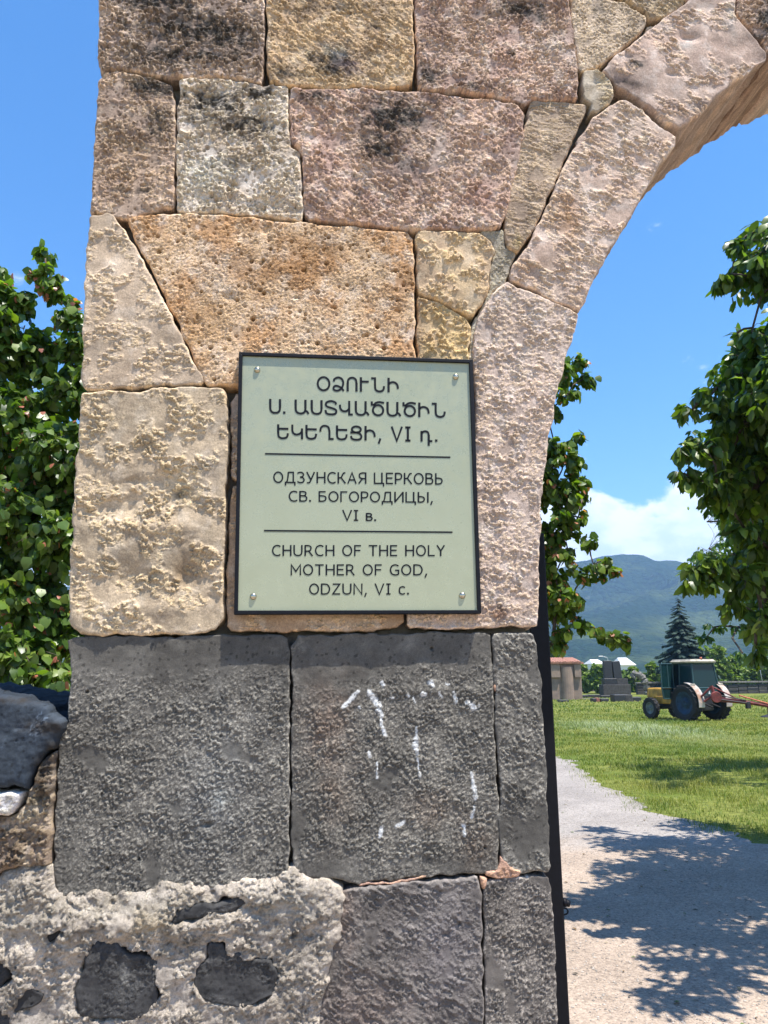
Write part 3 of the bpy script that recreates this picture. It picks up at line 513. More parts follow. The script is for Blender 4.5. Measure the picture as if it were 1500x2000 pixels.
GL = {
 'Օ': (.96, [(c_, ell(.48,.5,.41,.45))]), 'O': (.86, [(c_, ell(.43,.5,.37,.45))]), 'О': (.86, [(c_, ell(.43,.5,.37,.45))]),
 'Ձ': (.80, [(s_, [(.06,.66),(.12,.84),(.36,.95),(.62,.86),(.73,.6),(.66,.3),(.48,.1),(.25,.045),(.07,.12),(.07,.29),(.22,.38),(.45,.32),(.62,.21),(.77,.03)])]),
 'Ո': (.76, [(l_, [(.07,0),(.07,.6)]),(s_, [(.07,.55),(.11,.8),(.24,.92),(.38,.95),(.52,.92),(.65,.8),(.69,.55)]),(l_, [(.69,.6),(.69,0)])]),
 'Ւ': (.62, [(l_, [(.07,0),(.07,1)]),(l_, [(.07,.7),(.62,.7)])]),
 'Ն': (.98, [(l_, [(.0,.94),(.27,.94),(.27,.4)]),(s_, [(.27,.45),(.30,.2),(.42,.08),(.6,.045),(.78,.1),(.87,.22),(.9,.42)])]),
 'Ի': (.80, [(l_, [(.07,0),(.07,1)]),(s_, [(.07,.54),(.2,.66),(.4,.7),(.6,.62),(.7,.45),(.72,.25)])]),
 'Ս': (.82, [(l_, [(.07,1),(.07,.4)]),(s_, ucurve(.07,.75)),(l_, [(.75,.4),(.75,1)])]), 'U': (.80, [(l_, [(.07,1),(.07,.4)]),(s_, ucurve(.07,.73)),(l_, [(.73,.4),(.73,1)])]),
 'Ա': (.98, [(l_, [(.07,1),(.07,.4)]),(s_, ucurve(.07,.75)),(l_, [(.75,.4),(.75,1)]),(s_, [(.72,.26),(.86,.19),(.97,.03)])]),
 'Տ': (.88, [(s_, [(.80,.72),(.74,.87),(.45,.95),(.17,.87),(.09,.7),(.2,.56),(.48,.48),(.76,.37),(.82,.22),(.72,.08),(.42,.04),(.15,.1),(.06,.33)])]),
 'Վ': (.95, [(s_, [(.05,.72),(.08,.48),(.2,.32),(.38,.27),(.56,.32),(.68,.45)]),(l_, [(.70,1),(.70,.06),(.95,.06)])]),
 'Ծ': (.95, [(l_, [(.06,1),(.06,.78),(.32,.74)]),(c_, ell(.50,.40,.36,.35)),(s_, [(.18,.74),(.36,.9),(.6,.96),(.92,.91)])]),
 'Ե': (.84, [(l_, [(.07,1),(.07,.4)]),(s_, [(.07,.45),(.1,.2),(.22,.08),(.42,.045),(.64,.1),(.73,.22),(.76,.40)]),(l_, [(.07,.70),(.80,.70)])]),
 'Կ': (.84, [(s_, [(.07,1),(.07,.75),(.08,.55),(.18,.38),(.38,.32),(.6,.38),(.74,.52)]),(l_, [(.76,.75),(.76,0)])]),
 'Ղ': (1.0, [(s_, [(.05,.55),(.08,.78),(.22,.93),(.42,.95),(.62,.86),(.7,.6)]),(l_, [(.70,.65),(.70,.06),(1.0,.06)])]),
 'Ց': (.86, [(c_, ell(.44,.745,.32,.205)),(l_, [(.0,.53),(.44,.53)]),(s_, [(.44,.53),(.68,.46),(.80,.28),(.72,.1),(.44,.04),(.15,.1),(.05,.3)])]),
 'դ': (.86, [(l_, [(.07,0),(.07,.73)]),(s_, [(.07,.55),(.2,.68),(.38,.7),(.53,.62),(.58,.42)]),(l_, [(.58,.45),(.58,-.28)]),(l_, [(.58,0.04),(.84,0.04)])]),
 'V': (.82, [(l_, [(.04,1),(.41,.02),(.78,1)])]), 'I': (.42, [(l_, [(.21,0),(.21,1)]),(l_, [(.02,.05),(.40,.05)]),(l_, [(.02,.95),(.40,.95)])]),
 ',': (.22, [(l_, [(.16,.16),(.03,-.2)])]), '.': (.17, [(l_, [(.085,0),(.085,.165)])]), ' ': (.36, []),
 'Д': (.92, [(l_, [(.06,-.22),(.06,.055),(.86,.055),(.86,-.22)]),(l_, [(.73,.05),(.73,.945),(.30,.945)]),(s_, [(.30,.96),(.28,.6),(.22,.25),(.13,.05)])]),
 'З': (.66, [(s_, [(.03,.86),(.2,.945),(.42,.93),(.55,.78),(.48,.6),(.26,.53)]),(s_, [(.26,.53),(.5,.47),(.60,.28),(.48,.09),(.25,.05),(.02,.14)])]),
 'У': (.74, [(l_, [(.04,1),(.39,.3)]),(s_, [(.70,1),(.45,.42),(.3,.1),(.18,.04),(.05,.05)])]),
 'Н': (.78, [(l_, [(.07,0),(.07,1)]),(l_, [(.71,0),(.71,1)]),(l_, [(.07,.52),(.71,.52)])]),
 'С': (.76, [(s_, [(.73,.86),(.58,.94),(.40,.95),(.18,.83),(.07,.5),(.18,.17),(.40,.05),(.58,.06),(.73,.14)])]),
 'К': (.72, [(l_, [(.07,0),(.07,1)]),(s_, [(.07,.51),(.3,.53),(.42,.75),(.52,.92),(.68,.95)]),(l_, [(.30,.53),(.68,.02)])]),
 'А': (.78, [(l_, [(.04,0),(.39,.97),(.74,0)]),(l_, [(.15,.33),(.63,.33)])]),
 'Я': (.72, [(l_, [(.65,0),(.65,1)]),(s_, [(.65,.95),(.35,.95),(.15,.86),(.11,.7),(.18,.53),(.38,.46),(.65,.45)]),(l_, [(.38,.46),(.05,.02)])]),
 'Ц': (.90, [(l_, [(.07,1),(.07,.055),(.84,.055),(.84,-.22)]),(l_, [(.70,1),(.70,.05)])]),
 'Е': (.64, [(l_, [(.62,.055),(.07,.055),(.07,.945),(.62,.945)]),(l_, [(.07,.53),(.57,.53)])]),
 'Р': (.64, [(l_, [(.07,0),(.07,1)]),(s_, [(.07,.945),(.35,.945),(.54,.86),(.58,.67),(.5,.48),(.3,.41),(.07,.41)])]),
 'В': (.70, [(l_, [(.07,0),(.07,1)]),(s_, [(.07,.945),(.36,.945),(.54,.87),(.54,.68),(.42,.56),(.07,.55)]),(s_, [(.07,.55),(.42,.54),(.61,.42),(.61,.2),(.48,.07),(.30,.055),(.07,.055)])]),
 'Ь': (.66, [(l_, [(.07,0),(.07,1)]),(s_, [(.07,.56),(.32,.56),(.54,.49),(.60,.31),(.52,.13),(.32,.055),(.07,.055)])]),
 'Б': (.70, [(l_, [(.60,.945),(.07,.945),(.07,.0)]),(s_, [(.07,.56),(.34,.56),(.56,.49),(.62,.31),(.54,.13),(.34,.055),(.07,.055)])]),
 'Г': (.60, [(l_, [(.07,0),(.07,.945),(.60,.945)])]), 'И': (.80, [(l_, [(.07,1),(.07,0)]),(l_, [(.07,.06),(.73,.95)]),(l_, [(.73,1),(.73,0)])]),
 'Ы': (.94, [(l_, [(.07,0),(.07,1)]),(s_, [(.07,.56),(.30,.56),(.50,.49),(.56,.31),(.48,.13),(.30,.055),(.07,.055)]),(l_, [(.86,0),(.86,1)])]),
 'в': (.58, [(l_, [(.07,0),(.07,.74)]),(s_, [(.07,.69),(.32,.69),(.46,.62),(.44,.46),(.30,.39),(.07,.39)]),(s_, [(.07,.39),(.36,.38),(.52,.28),(.48,.12),(.32,.055),(.07,.055)])]),
 'R': (.74, [(l_, [(.07,0),(.07,1)]),(s_, [(.07,.945),(.34,.945),(.52,.86),(.56,.70),(.5,.53),(.32,.45),(.07,.44)]),(l_, [(.36,.46),(.70,.0)])]),
 'F': (.60, [(l_, [(.07,0),(.07,.945),(.60,.945)]),(l_, [(.07,.51),(.55,.51)])]), 'T': (.74, [(l_, [(.37,0),(.37,.95)]),(l_, [(.0,.945),(.74,.945)])]),
 'L': (.60, [(l_, [(.07,1),(.07,.055),(.60,.055)])]), 'Y': (.72, [(l_, [(.04,1),(.36,.48),(.68,1)]),(l_, [(.36,.5),(.36,0)])]),
 'M': (.90, [(l_, [(.07,0),(.07,.97),(.45,.35),(.83,.97),(.83,0)])]),
 'G': (.82, [(s_, [(.75,.85),(.58,.94),(.42,.95),(.18,.83),(.07,.5),(.18,.16),(.42,.05),(.62,.06),(.75,.12)]),(l_, [(.75,.1),(.75,.46),(.46,.46)])]),
 'D': (.82, [(l_, [(.07,0),(.07,1)]),(s_, [(.07,.945),(.34,.945),(.6,.86),(.75,.5),(.6,.14),(.34,.055),(.07,.055)])]),
 'Z': (.72, [(l_, [(.05,.945),(.65,.945),(.06,.055),(.69,.055)])]), 'N': (.80, [(l_, [(.07,0),(.07,.98),(.73,.02),(.73,1)])]),
 'c': (.58, [(s_, [(.55,.63),(.42,.7),(.30,.7),(.13,.62),(.07,.37),(.13,.12),(.30,.045),(.42,.05),(.55,.12)])]),
}
for a, b in {'C': 'С', 'H': 'Н', 'E': 'Е', 'P': 'Р'}.items(): GL[a] = GL[b]
def strip(pts, closed, w):
    P = np.array(pts, float); n = len(P); V = []; F = []
    for i in range(n):
        if closed: a, b = P[(i - 1) % n], P[(i + 1) % n]
        else: a, b = P[max(i - 1, 0)], P[min(i + 1, n - 1)]
        d1 = P[i] - a; d2 = b - P[i]; 
        if not closed and i == 0: d1 = d2
        if not closed and i == n - 1: d2 = d1
        d1 = d1 / (np.hypot(*d1) + 1e-9); d2 = d2 / (np.hypot(*d2) + 1e-9); t = d1 + d2; t /= (np.hypot(*t) + 1e-9); nn = np.array([-t[1], t[0]])
        k = 1 / max(.5, nn @ np.array([-d1[1], d1[0]])); V += [P[i] + nn * w * k / 2, P[i] - nn * w * k / 2]
    for i in range(n if closed else n - 1): j = (i + 1) % n; F.append((2 * i + 1, 2 * j + 1, 2 * j, 2 * i))
    return V, F
def text_mesh(txt, w=.12, gap=.15):
    x = 0; V = []; F = []
    for ch in txt:
        adv, strokes = GL[ch]
        for mode, pts in strokes:
            pp = pts if mode in (l_, c_) else cr(pts); ww = .17 if ch == '.' else w * (1.1 if mode == l_ and len(pts) == 2 and pts[0][0] == pts[1][0] else 1.0)
            v, f = strip([(p[0] + x, p[1]) for p in pp], mode == c_, ww); b = len(V); V += v; F += [tuple(b + i for i in q) for q in f]
        x += adv + gap
    V = np.array(V); V[:, 0] -= V[:, 0].min(); return V, F, V[:, 0].max()
SH = .021                                                          # the sign's face stands this proud of the stones
SIGN = empty('church_sign', tuple(GOFF @ Vector((wall_uz(700, 1199)[0], 0, wall_uz(700, 1199)[1]))), WA, label='sage green metal church sign in three languages, black frame, screwed to pier', cat='sign')
SO = np.array([wall_uz(700, 1199)[0], 0, wall_uz(700, 1199)[1]])
def sg(u, v, h):                                                   # zoomed photo coords -> sign local at height h over its face
    px = 440 + .34667 * u; py = 670 + .34667 * v; a, z = wall_uz(px, py, SH); return (a - SO[0], -(SH + h), z - SO[2])
m_sign, t_, b_ = new_mat('sign_enamel'); tcs = N(t_, 'ShaderNodeTexCoord'); ns = N(t_, 'ShaderNodeTexNoise', Scale=14.0, Detail=4.0)
t_.links.new(tcs.outputs['Object'], ns.inputs['Vector']); mxs = N(t_, 'ShaderNodeMixRGB'); mxs.inputs[1].default_value = (.35, .36, .235, 1); mxs.inputs[2].default_value = (.365, .375, .25, 1)
t_.links.new(RAMP(t_, ns.outputs['Fac'], .3, .7), mxs.inputs[0]); t_.links.new(mxs.outputs[0], b_.inputs['Base Color']); b_.inputs['Metallic'].default_value = .2; nr_ = N(t_, 'ShaderNodeTexNoise', Scale=38.0, Detail=8.0, Roughness=.7); t_.links.new(tcs.outputs['Object'], nr_.inputs['Vector']); t_.links.new(RAMP(t_, nr_.outputs['Fac'], .35, .7, .24, .46), b_.inputs['Roughness'])
m_ink = mat_plain('sign_ink', (.008, .010, .014), .6, var=.1, spec=.15)
quad = [(84, 60), (1388, 102), (1432, 1520), (60, 1524)]
def plate(quad, h0, h1, name, mat, parent, inset=0):
    V = [sg(u, v, h0) for u, v in quad] + [sg(u, v, h1) for u, v in quad]
    return mesh_np(name, V, [(0, 3, 2, 1)[::-1], (4, 5, 6, 7)[::-1], (0, 1, 5, 4), (1, 2, 6, 5), (2, 3, 7, 6), (3, 0, 4, 7)], mat, parent, smooth=False)
plate(quad, -.012, 0.0, 'sign_panel', m_sign, SIGN)
outer = [(78, 55), (1393, 98), (1440, 1525), (50, 1530)]; inner = [(98, 74), (1372, 116), (1419, 1505), (72, 1508)]
for i in range(4):
    j = (i + 1) % 4; q = [outer[i], outer[j], inner[j], inner[i]]
    e1 = .006; V = [sg(*p, -.016) for p in q] + [sg(*p, e1) for p in q]
    o = mesh_np('frame_bar', V, [(0, 1, 2, 3), (4, 7, 6, 5), (0, 4, 5, 1), (1, 5, 6, 2), (2, 6, 7, 3), (3, 7, 4, 0)], M_BLACK, SIGN, smooth=False)
    md = o.modifiers.new('bevel', 'BEVEL'); md.width = .001; md.segments = 2
LINES = [("ՕՁՈՒՆԻ", 515, 978, 270, 279, 82, .145, .17), ("Ս. ԱՍՏՎԱԾԱԾԻՆ", 247, 1242, 397, 421, 82, .145, .14), ("ԵԿԵՂԵՑԻ, VI դ.", 292, 1195, 540, 557, 82, .145, .17),
         ("ОДЗУНСКАЯ ЦЕРКОВЬ", 270, 1225, 788, 798, 64, .125, .13), ("СВ. БОГОРОДИЦЫ,", 357, 1170, 893, 900, 60, .125, .13), ("VI в.", 658, 850, 1000, 1003, 60, .13, .13),
         ("CHURCH OF THE HOLY", 263, 1238, 1200, 1201, 62, .125, .15), ("MOTHER OF GOD,", 368, 1138, 1309, 1309, 62, .125, .15), ("ODZUN, VI c.", 472, 1035, 1417, 1417, 62, .125, .15)]
for (txt, ul_, ur_, bl, br, cap, w, gp) in LINES:
    V, F, W_ = text_mesh(txt, w, gp); P = []
    for x, y in V: f = x / W_; P.append(sg(ul_ + (ur_ - ul_) * f, bl + (br - bl) * f - y * cap, .0007))
    mesh_np('text_line', P, F, m_ink, SIGN, smooth=False, label='line of black lettering')
for (a, b) in (((224, 624), (1268, 644)), ((218, 1057), (1280, 1066))):
    q = [(a[0], a[1] - 4.5), (b[0], b[1] - 4.5), (b[0], b[1] + 4.5), (a[0], a[1] + 4.5)]
    mesh_np('rule_line', [sg(u, v, .0007) for u, v in q], [(3, 2, 1, 0)], m_ink, SIGN, smooth=False)
m_screw = mat_plain('brass_steel', (.55, .50, .38), .3, metal=1.0, var=.3, scale=300)
for (u, v) in ((180, 151), (1298, 190), (158, 1428), (1335, 1422)):
    c = np.array(sg(u, v, 0)); mb = MB(); prof = [(.0074, 0), (.0074, .0015), (.0062, .0035), (.0042, .005), (.0016, .0056)]
    V = []; F = []; n = 20
    for r_, h in prof:
        for k in range(n): V.append((c[0] + r_ * math.cos(2 * math.pi * k / n), c[1] - h, c[2] + r_ * math.sin(2 * math.pi * k / n)))
    for i in range(len(prof) - 1):
        for k in range(n): F.append((i * n + k, i * n + (k + 1) % n, (i + 1) * n + (k + 1) % n, (i + 1) * n + k))
    F.append(tuple(range(4 * n, 5 * n))); mb.add(V, F); mb.build('screw', m_screw, SIGN, smooth=True)

# ------------------------------------------------------------------ black gate leaf, swung open behind the pier
xg = at_depth(1107, 2000, WD + .50)[0]; yg = WD + .46
GT = empty('metal_gate', (xg - .055, yg, 0), 0, label='black steel gate leaf standing open edge-on behind the pier', cat='gate')
gz1 = at_depth(1062, 1041, WD + .46)[2]
MB().box(.0, .055, 0, .05, .06, gz1, .003).build('stile', M_BLACK, GT)
MB().box(.0, .055, 1.15, 1.20, .06, gz1, .003).build('stile', M_BLACK, GT)
for z in (.08, .75, gz1 - .05): MB().box(.008, .047, .05, 1.15, z, z + .045, .003).build('rail', M_BLACK, GT)
for k in range(8): MB().box(.018, .036, .15 + k * .12, .168 + k * .12, .125, gz1 - .05).build('bar', M_BLACK, GT)
lz = at_depth(1105, 1765, yg)[2]; mb = MB()
mb.tube([(.055, .012, lz), (.064, .012, lz)], .011, 10); mb.tube([(.062, .012, lz), (.074, .010, lz - .004)], [.010, .008], 8)
lt = mb.build('latch', M_BLACK, GT, smooth=True)
mb = MB(); pts = [(.058 + .010 * math.cos(t), .012, lz - .022 + .008 * math.sin(t)) for t in np.linspace(0, 2 * math.pi, 13)]; mb.tube(pts, .0022, 6, cap=False); mb.build('ring', M_BLACK, lt, smooth=True)

# ------------------------------------------------------------------ ground and path
def mat_ground():
    m, t, b = new_mat('turf'); tc = N(t, 'ShaderNodeTexCoord')
    n1 = N(t, 'ShaderNodeTexNoise', Scale=.45, Detail=6.0, Roughness=.6); n2 = N(t, 'ShaderNodeTexNoise', Scale=9.0, Detail=6.0, Roughness=.7)
    for n in (n1, n2): t.links.new(tc.outputs['Object'], n.inputs['Vector'])
    a = N(t, 'ShaderNodeMixRGB'); a.inputs[1].default_value = (.115, .15, .026, 1); a.inputs[2].default_value = (.20, .205, .055, 1); t.links.new(RAMP(t, n1.outputs['Fac'], .35, .65), a.inputs[0])
    c = N(t, 'ShaderNodeMixRGB'); c.blend_type = 'MULTIPLY'; c.inputs[0].default_value = .7; t.links.new(a.outputs[0], c.inputs[1])
    r = N(t, 'ShaderNodeMixRGB'); r.inputs[1].default_value = (.45, .5, .4, 1); r.inputs[2].default_value = (1.2, 1.2, 1.1, 1); t.links.new(RAMP(t, n2.outputs['Fac'], .35, .65), r.inputs[0]); t.links.new(r.outputs[0], c.inputs[2])
    t.links.new(c.outputs[0], b.inputs['Base Color']); b.inputs['Roughness'].default_value = .95; b.inputs['Specular IOR Level'].default_value = .1
    bp = N(t, 'ShaderNodeBump', Strength=1.0, Distance=.05); t.links.new(n2.outputs['Fac'], bp.inputs['Height']); t.links.new(bp.outputs[0], b.inputs['Normal'])
    return m
def mat_path():
    m, t, b = new_mat('gravel_path'); tc = N(t, 'ShaderNodeTexCoord'); sp_ = N(t, 'ShaderNodeSeparateXYZ'); t.links.new(tc.outputs['Object'], sp_.inputs[0])
    v = N(t, 'ShaderNodeTexVoronoi', Scale=62.0); v2 = N(t, 'ShaderNodeTexVoronoi', Scale=140.0); n = N(t, 'ShaderNodeTexNoise', Scale=1.3, Detail=5.0, Roughness=.6); n3 = N(t, 'ShaderNodeTexNoise', Scale=35.0, Detail=5.0, Roughness=.7)
    for q in (v, v2, n, n3): t.links.new(tc.outputs['Object'], q.inputs['Vector'])
    far = RAMP(t, M(t, 'ADD', sp_.outputs['Y'], M(t, 'MULTIPLY', M(t, 'SUBTRACT', n.outputs['Fac'], .5), 2.4)), 7.2, 8.6)
    col = N(t, 'ShaderNodeMixRGB'); col.inputs[1].default_value = (.40, .315, .245, 1); col.inputs[2].default_value = (.33, .295, .265, 1); t.links.new(far, col.inputs[0])
    sc = N(t, 'ShaderNodeSeparateColor'); t.links.new(v.outputs['Color'], sc.inputs[0]); sc2 = N(t, 'ShaderNodeSeparateColor'); t.links.new(v2.outputs['Color'], sc2.inputs[0])
    k = M(t, 'ADD', RAMP(t, sc.outputs[0], 0, 1, .58, .92, False), M(t, 'ADD', RAMP(t, sc2.outputs[0], 0, 1, -.12, .18, False), RAMP(t, n.outputs['Fac'], .3, .7, -.08, .14)))
    mx = N(t, 'ShaderNodeVectorMath', operation='SCALE'); t.links.new(col.outputs[0], mx.inputs[0]); t.links.new(k, mx.inputs['Scale']); t.links.new(mx.outputs[0], b.inputs['Base Color'])
    b.inputs['Roughness'].default_value = .95; b.inputs['Specular IOR Level'].default_value = .2
    h = M(t, 'ADD', M(t, 'MULTIPLY', v.outputs['Distance'], -.6), M(t, 'MULTIPLY', n3.outputs['Fac'], .6)); bp = N(t, 'ShaderNodeBump', Strength=.8, Distance=.008); t.links.new(h, bp.inputs['Height']); t.links.new(bp.outputs[0], b.inputs['Normal'])
    return m
gy = sorted(set([k[0] for k in GK] + [-40, -20, -8, 0, 5, 20, 30, 42, 60, 120, 250, 600, 1400, 2600])); gx = [-3900, -1500, -500, -150, -60, -25, -10, -4, 0, 4, 10, 25, 60, 150, 500, 1500, 3900]
gy = [y for y in gy if y <= 4900]
V = [(x, y, zg(y)) for y in gy for x in gx]; nx = len(gx)
F = [(j * nx + i, j * nx + i + 1, (j + 1) * nx + i + 1, (j + 1) * nx + i) for j in range(len(gy) - 1) for i in range(nx - 1)]
mesh_np('ground', V, F, mat_ground(), smooth=False, kind='structure')
edge = [ground_at(*p)[:2] for p in [(1500,1650),(1408,1622),(1347,1598),(1300,1596),(1279,1587),(1255,1566),(1212,1550),(1163,1529),(1144,1505),(1110,1484),(1092,1478)]]
ey = [e[1] for e in edge]; ex = [e[0] for e in edge]; ymax = ey[-1]
ys = list(np.arange(-8, ymax, .16)) + [10.0, ymax]; ys = sorted(set([round(float(y), 4) for y in ys]))
rows = []
for y in ys:
    xr = float(np.interp(y, [ey[0] - 3.0, ey[0] - .6] + ey, [9.0, 6.5] + ex)); xl = -7.0 if y < 6 else float(np.interp(y, [6, 9, ymax], [-7, -1.0, ex[-1] - .25]))
    jn = .22 * float(pn(y * 1.6, 3.1)) + .12 * float(pn(y * 5, 8.1)); rows.append((xl - jn, max(xr + jn, xl + .1), y))
V = []; F = []; ncol = 8
for xl, xr, y in rows:
    for k in range(ncol): V.append((xl + (xr - xl) * k / (ncol - 1), y, zg(y) + .004))
for j in range(len(rows) - 1):
    for k in range(ncol - 1): F.append((j * ncol + k, j * ncol + k + 1, (j + 1) * ncol + k + 1, (j + 1) * ncol + k))
mesh_np('path', V, F, mat_path(), smooth=False, kind='structure')
def path_right(Y): return np.interp(Y, [ey[0] - 3.0, ey[0] - .6] + ey, [9.0, 6.5] + ex)
# loose gravel stones on the path (uncountable)
n = 9000; Y = 3.0 + 11.5 * rng.random(n) ** 1.3; Xp = (.19 + .33 * rng.random(n)) * Y; ok = (Xp < path_right(Y) - .02) & (Y < ymax); Xp, Y = Xp[ok], Y[ok]; n = len(Y)
oct_ = np.array([(1,0,0),(0,1,0),(-1,0,0),(0,-1,0),(0,0,.7),(0,0,-.5)]); of = np.array([(0,1,4),(1,2,4),(2,3,4),(3,0,4),(1,0,5),(2,1,5),(3,2,5),(0,3,5)])
sz = .0035 + .006 * rng.random(n) ** 2; an = rng.random(n) * 6.28; ca, sa = np.cos(an), np.sin(an)
b0 = oct_[None] * np.stack([sz * (.7 + .6 * rng.random(n)), sz, sz * .8], 1)[:, None, :]
Vg = np.stack([b0[..., 0] * ca[:, None] - b0[..., 1] * sa[:, None] + Xp[:, None], b0[..., 0] * sa[:, None] + b0[..., 1] * ca[:, None] + Y[:, None], b0[..., 2] + (zgv(Y) + .006)[:, None]], -1).reshape(-1, 3)
Fg = (of[None] + (np.arange(n) * 6)[:, None, None]).reshape(-1, 3); cg = np.repeat((np.array([.38, .335, .29]) * (.5 + .7 * rng.random((n, 1)))), 6, 0)
mesh_np('gravel', Vg, Fg, mat_attr('gravel_stones', bump=0), col=cg, smooth=False, kind='stuff')

# fallen leaves and bits of litter on the path (uncountable)
n = 170; Y = 3.3 + 8 * rng.random(n) ** 1.4; Xp = (.21 + .3 * rng.random(n)) * Y; a = rng.random(n) * 6.28; sz = .008 + .018 * rng.random(n) ** 2
q = np.array([(-1, 0, 0), (-.2, -.5, .25), (1, 0, .1), (.1, .5, .3)]); V = np.stack([(q[None, :, 0] * np.cos(a)[:, None] - q[None, :, 1] * np.sin(a)[:, None]) * sz[:, None] + Xp[:, None], (q[None, :, 0] * np.sin(a)[:, None] + q[None, :, 1] * np.cos(a)[:, None]) * sz[:, None] + Y[:, None], q[None, :, 2] * sz[:, None] + (zgv(Y) + .009)[:, None]], -1).reshape(-1, 3)
cl = np.array([(.10, .15, .03), (.16, .10, .04), (.06, .05, .035), (.22, .18, .09)])[rng.integers(0, 4, n)]
mesh_np('litter', V, np.arange(n * 4).reshape(-1, 4), mat_leaf('litter_leaf', rough=.7, trans=.1), col=np.repeat(cl, 4, 0), smooth=False, kind='stuff')
# grass blades
def blades(n, y0, y1, hmin, hmax, wid, xs=(.04, .60)):
    Y = y0 + (y1 - y0) * rng.random(n); X = (xs[0] + (xs[1] - xs[0]) * rng.random(n)) * Y
    pr = path_right(Y); edge_d = X - pr; ok = (edge_d > .16 * rng.standard_normal(n) + .15 * pn(Y * 2.5, X * 2.5, 3)) | (Y > ymax + .1 * rng.standard_normal(n))
    tuft = fbm(X, Y, .8, 4, 5); ok &= rng.random(n) < .55 + .9 * tuft
    X, Y = X[ok], Y[ok]; n = len(X); tuft = fbm(X, Y, .8, 4, 5); dry = fbm(X, Y, 2.6, 4, 9)
    h = (hmin + (hmax - hmin) * rng.random(n)) * (1 + .8 * np.clip(tuft, -.5, 1)); hx, hy = ground_at(1235, 1425)[:2]
    wr = np.exp(-(((X - hx) / (.055 * hy)) ** 2 + ((Y - hy) / 6.0) ** 2)); h = h * (1 + 1.0 * wr)
    edge_d = X - path_right(Y); h *= np.where((edge_d < .5), .75, 1)
    a = rng.random(n) * 6.28; lean = h * (.3 + .7 * rng.random(n)); dx, dy = np.cos(a), np.sin(a); pxn, pyn = -dy * wid * .5, dx * wid * .5; z = zgv(Y)
    V = np.empty((n, 5, 3)); 
    V[:, 0] = np.stack([X - pxn, Y - pyn, z], 1); V[:, 1] = np.stack([X + pxn, Y + pyn, z], 1)
    V[:, 2] = np.stack([X + dx * lean * .35 + pxn * .7, Y + dy * lean * .35 + pyn * .7, z + h * .6], 1); V[:, 3] = np.stack([X + dx * lean * .35 - pxn * .7, Y + dy * lean * .35 - pyn * .7, z + h * .6], 1)
    V[:, 4] = np.stack([X + dx * lean, Y + dy * lean, z + h * .95], 1)
    k = (np.arange(n) * 5)[:, None]; F = np.concatenate([np.concatenate([k + 0, k + 1, k + 2], 1), np.concatenate([k + 0, k + 2, k + 3], 1), np.concatenate([k + 3, k + 2, k + 4], 1)])
    g1 = np.array([.11, .165, .020]); g2 = np.array([.27, .27, .060]); g3 = np.array([.34, .38, .22])
    d = sstep(dry + .25 * rng.standard_normal(n), -.25, .35)[:, None]; c = g1 * (1 - d) + g2 * d
    w2 = np.clip(wr * (1.3 + 2.5 * fbm(X, Y, .5, 3, 13)) + .25 * (rng.random(n) < .12), 0, .85)[:, None]; c = c * (1 - w2) + g3 * w2; c *= (.7 + .6 * rng.random((n, 1)))
    return V.reshape(-1, 3), F, np.repeat(c, 5, 0)
parts = [blades(75000, 8.0, 14, .03, .085, .006), blades(88000, 14, 24, .035, .085, .010), blades(75000, 24, 44, .05, .11, .022), blades(30000, 44, 75, .07, .14, .05)]
b = 0; VV, FF, CC = [], [], []
for v, f, c in parts: VV.append(v); FF.append(f + b); CC.append(c); b += len(v)
mesh_np('grass', np.concatenate(VV), np.concatenate(FF), mat_leaf('grass_blade', rough=.55, trans=.3, tint=(1.2, 1.3, .5), spec=.3), col=np.concatenate(CC), smooth=False, kind='stuff')

# ------------------------------------------------------------------ mountains, town
az = np.radians(np.linspace(-75, 75, 420)); rr_ = np.concatenate([np.linspace(700, 3400, 70), np.linspace(3500, 4700, 16)])
AZ, RR = np.meshgrid(az, rr_)
rp = [(1060, 1118), (1117, 1096), (1150, 1094), (1178, 1088), (1224, 1085), (1255, 1089), (1285, 1100), (1316, 1103), (1334, 1104), (1370, 1113), (1410, 1126), (1500, 1140)]
raz = [math.atan((p[0] - 750) / FPX) for p in rp]; rel = [(1319 - p[1]) / FPX - .008 for p in rp]
E_ = np.interp(AZ, [-1.4, -.8, -.3, .0] + raz + [.7, 1.0, 1.4], [.10, .12, .11, .125] + rel + [.105, .12, .11]) + .006 * fbm(AZ, AZ * 0, .05, 4, 3)
X_, Y_ = RR * np.sin(AZ), RR * np.cos(AZ); RT = 3400
prof = sstep(RR, 750, RT + 100) ** .85; spur = fbm(X_, Y_, 620, 5, 31, .55)
ridged = 1 - np.abs(fbm(X_ + 80 * spur, Y_, 420, 4, 37, .55)) * 1.8
Zm = -1 + (E_ * RT * .98) * prof * (1 + .42 * spur * (1 - sstep(RR, 2600, RT)) + .34 * (ridged - .6) * (1 - sstep(RR, 2900, RT))) + 1.6
Zm = np.where(RR > RT, Zm - (RR - RT) * .18, Zm) + 6 * fbm(X_, Y_, 60, 3, 41) * prof
Zm = np.minimum(Zm, 1.6 + RR * (E_ * .985)); Zm[0] = -3
V = np.stack([X_, Y_, Zm], -1).reshape(-1, 3); nc = len(az); idx = np.arange(V.shape[0]).reshape(len(rr_), nc)
F = np.stack([idx[:-1, :-1], idx[:-1, 1:], idx[1:, 1:], idx[1:, :-1]], -1).reshape(-1, 4)
m_mt, t_, b_ = new_mat('forested_slope'); tcm = N(t_, 'ShaderNodeTexCoord'); n1 = N(t_, 'ShaderNodeTexNoise', Scale=.006, Detail=8.0, Roughness=.65); n2 = N(t_, 'ShaderNodeTexVoronoi', Scale=.075); n3 = N(t_, 'ShaderNodeTexNoise', Scale=.03, Detail=6.0, Roughness=.7)
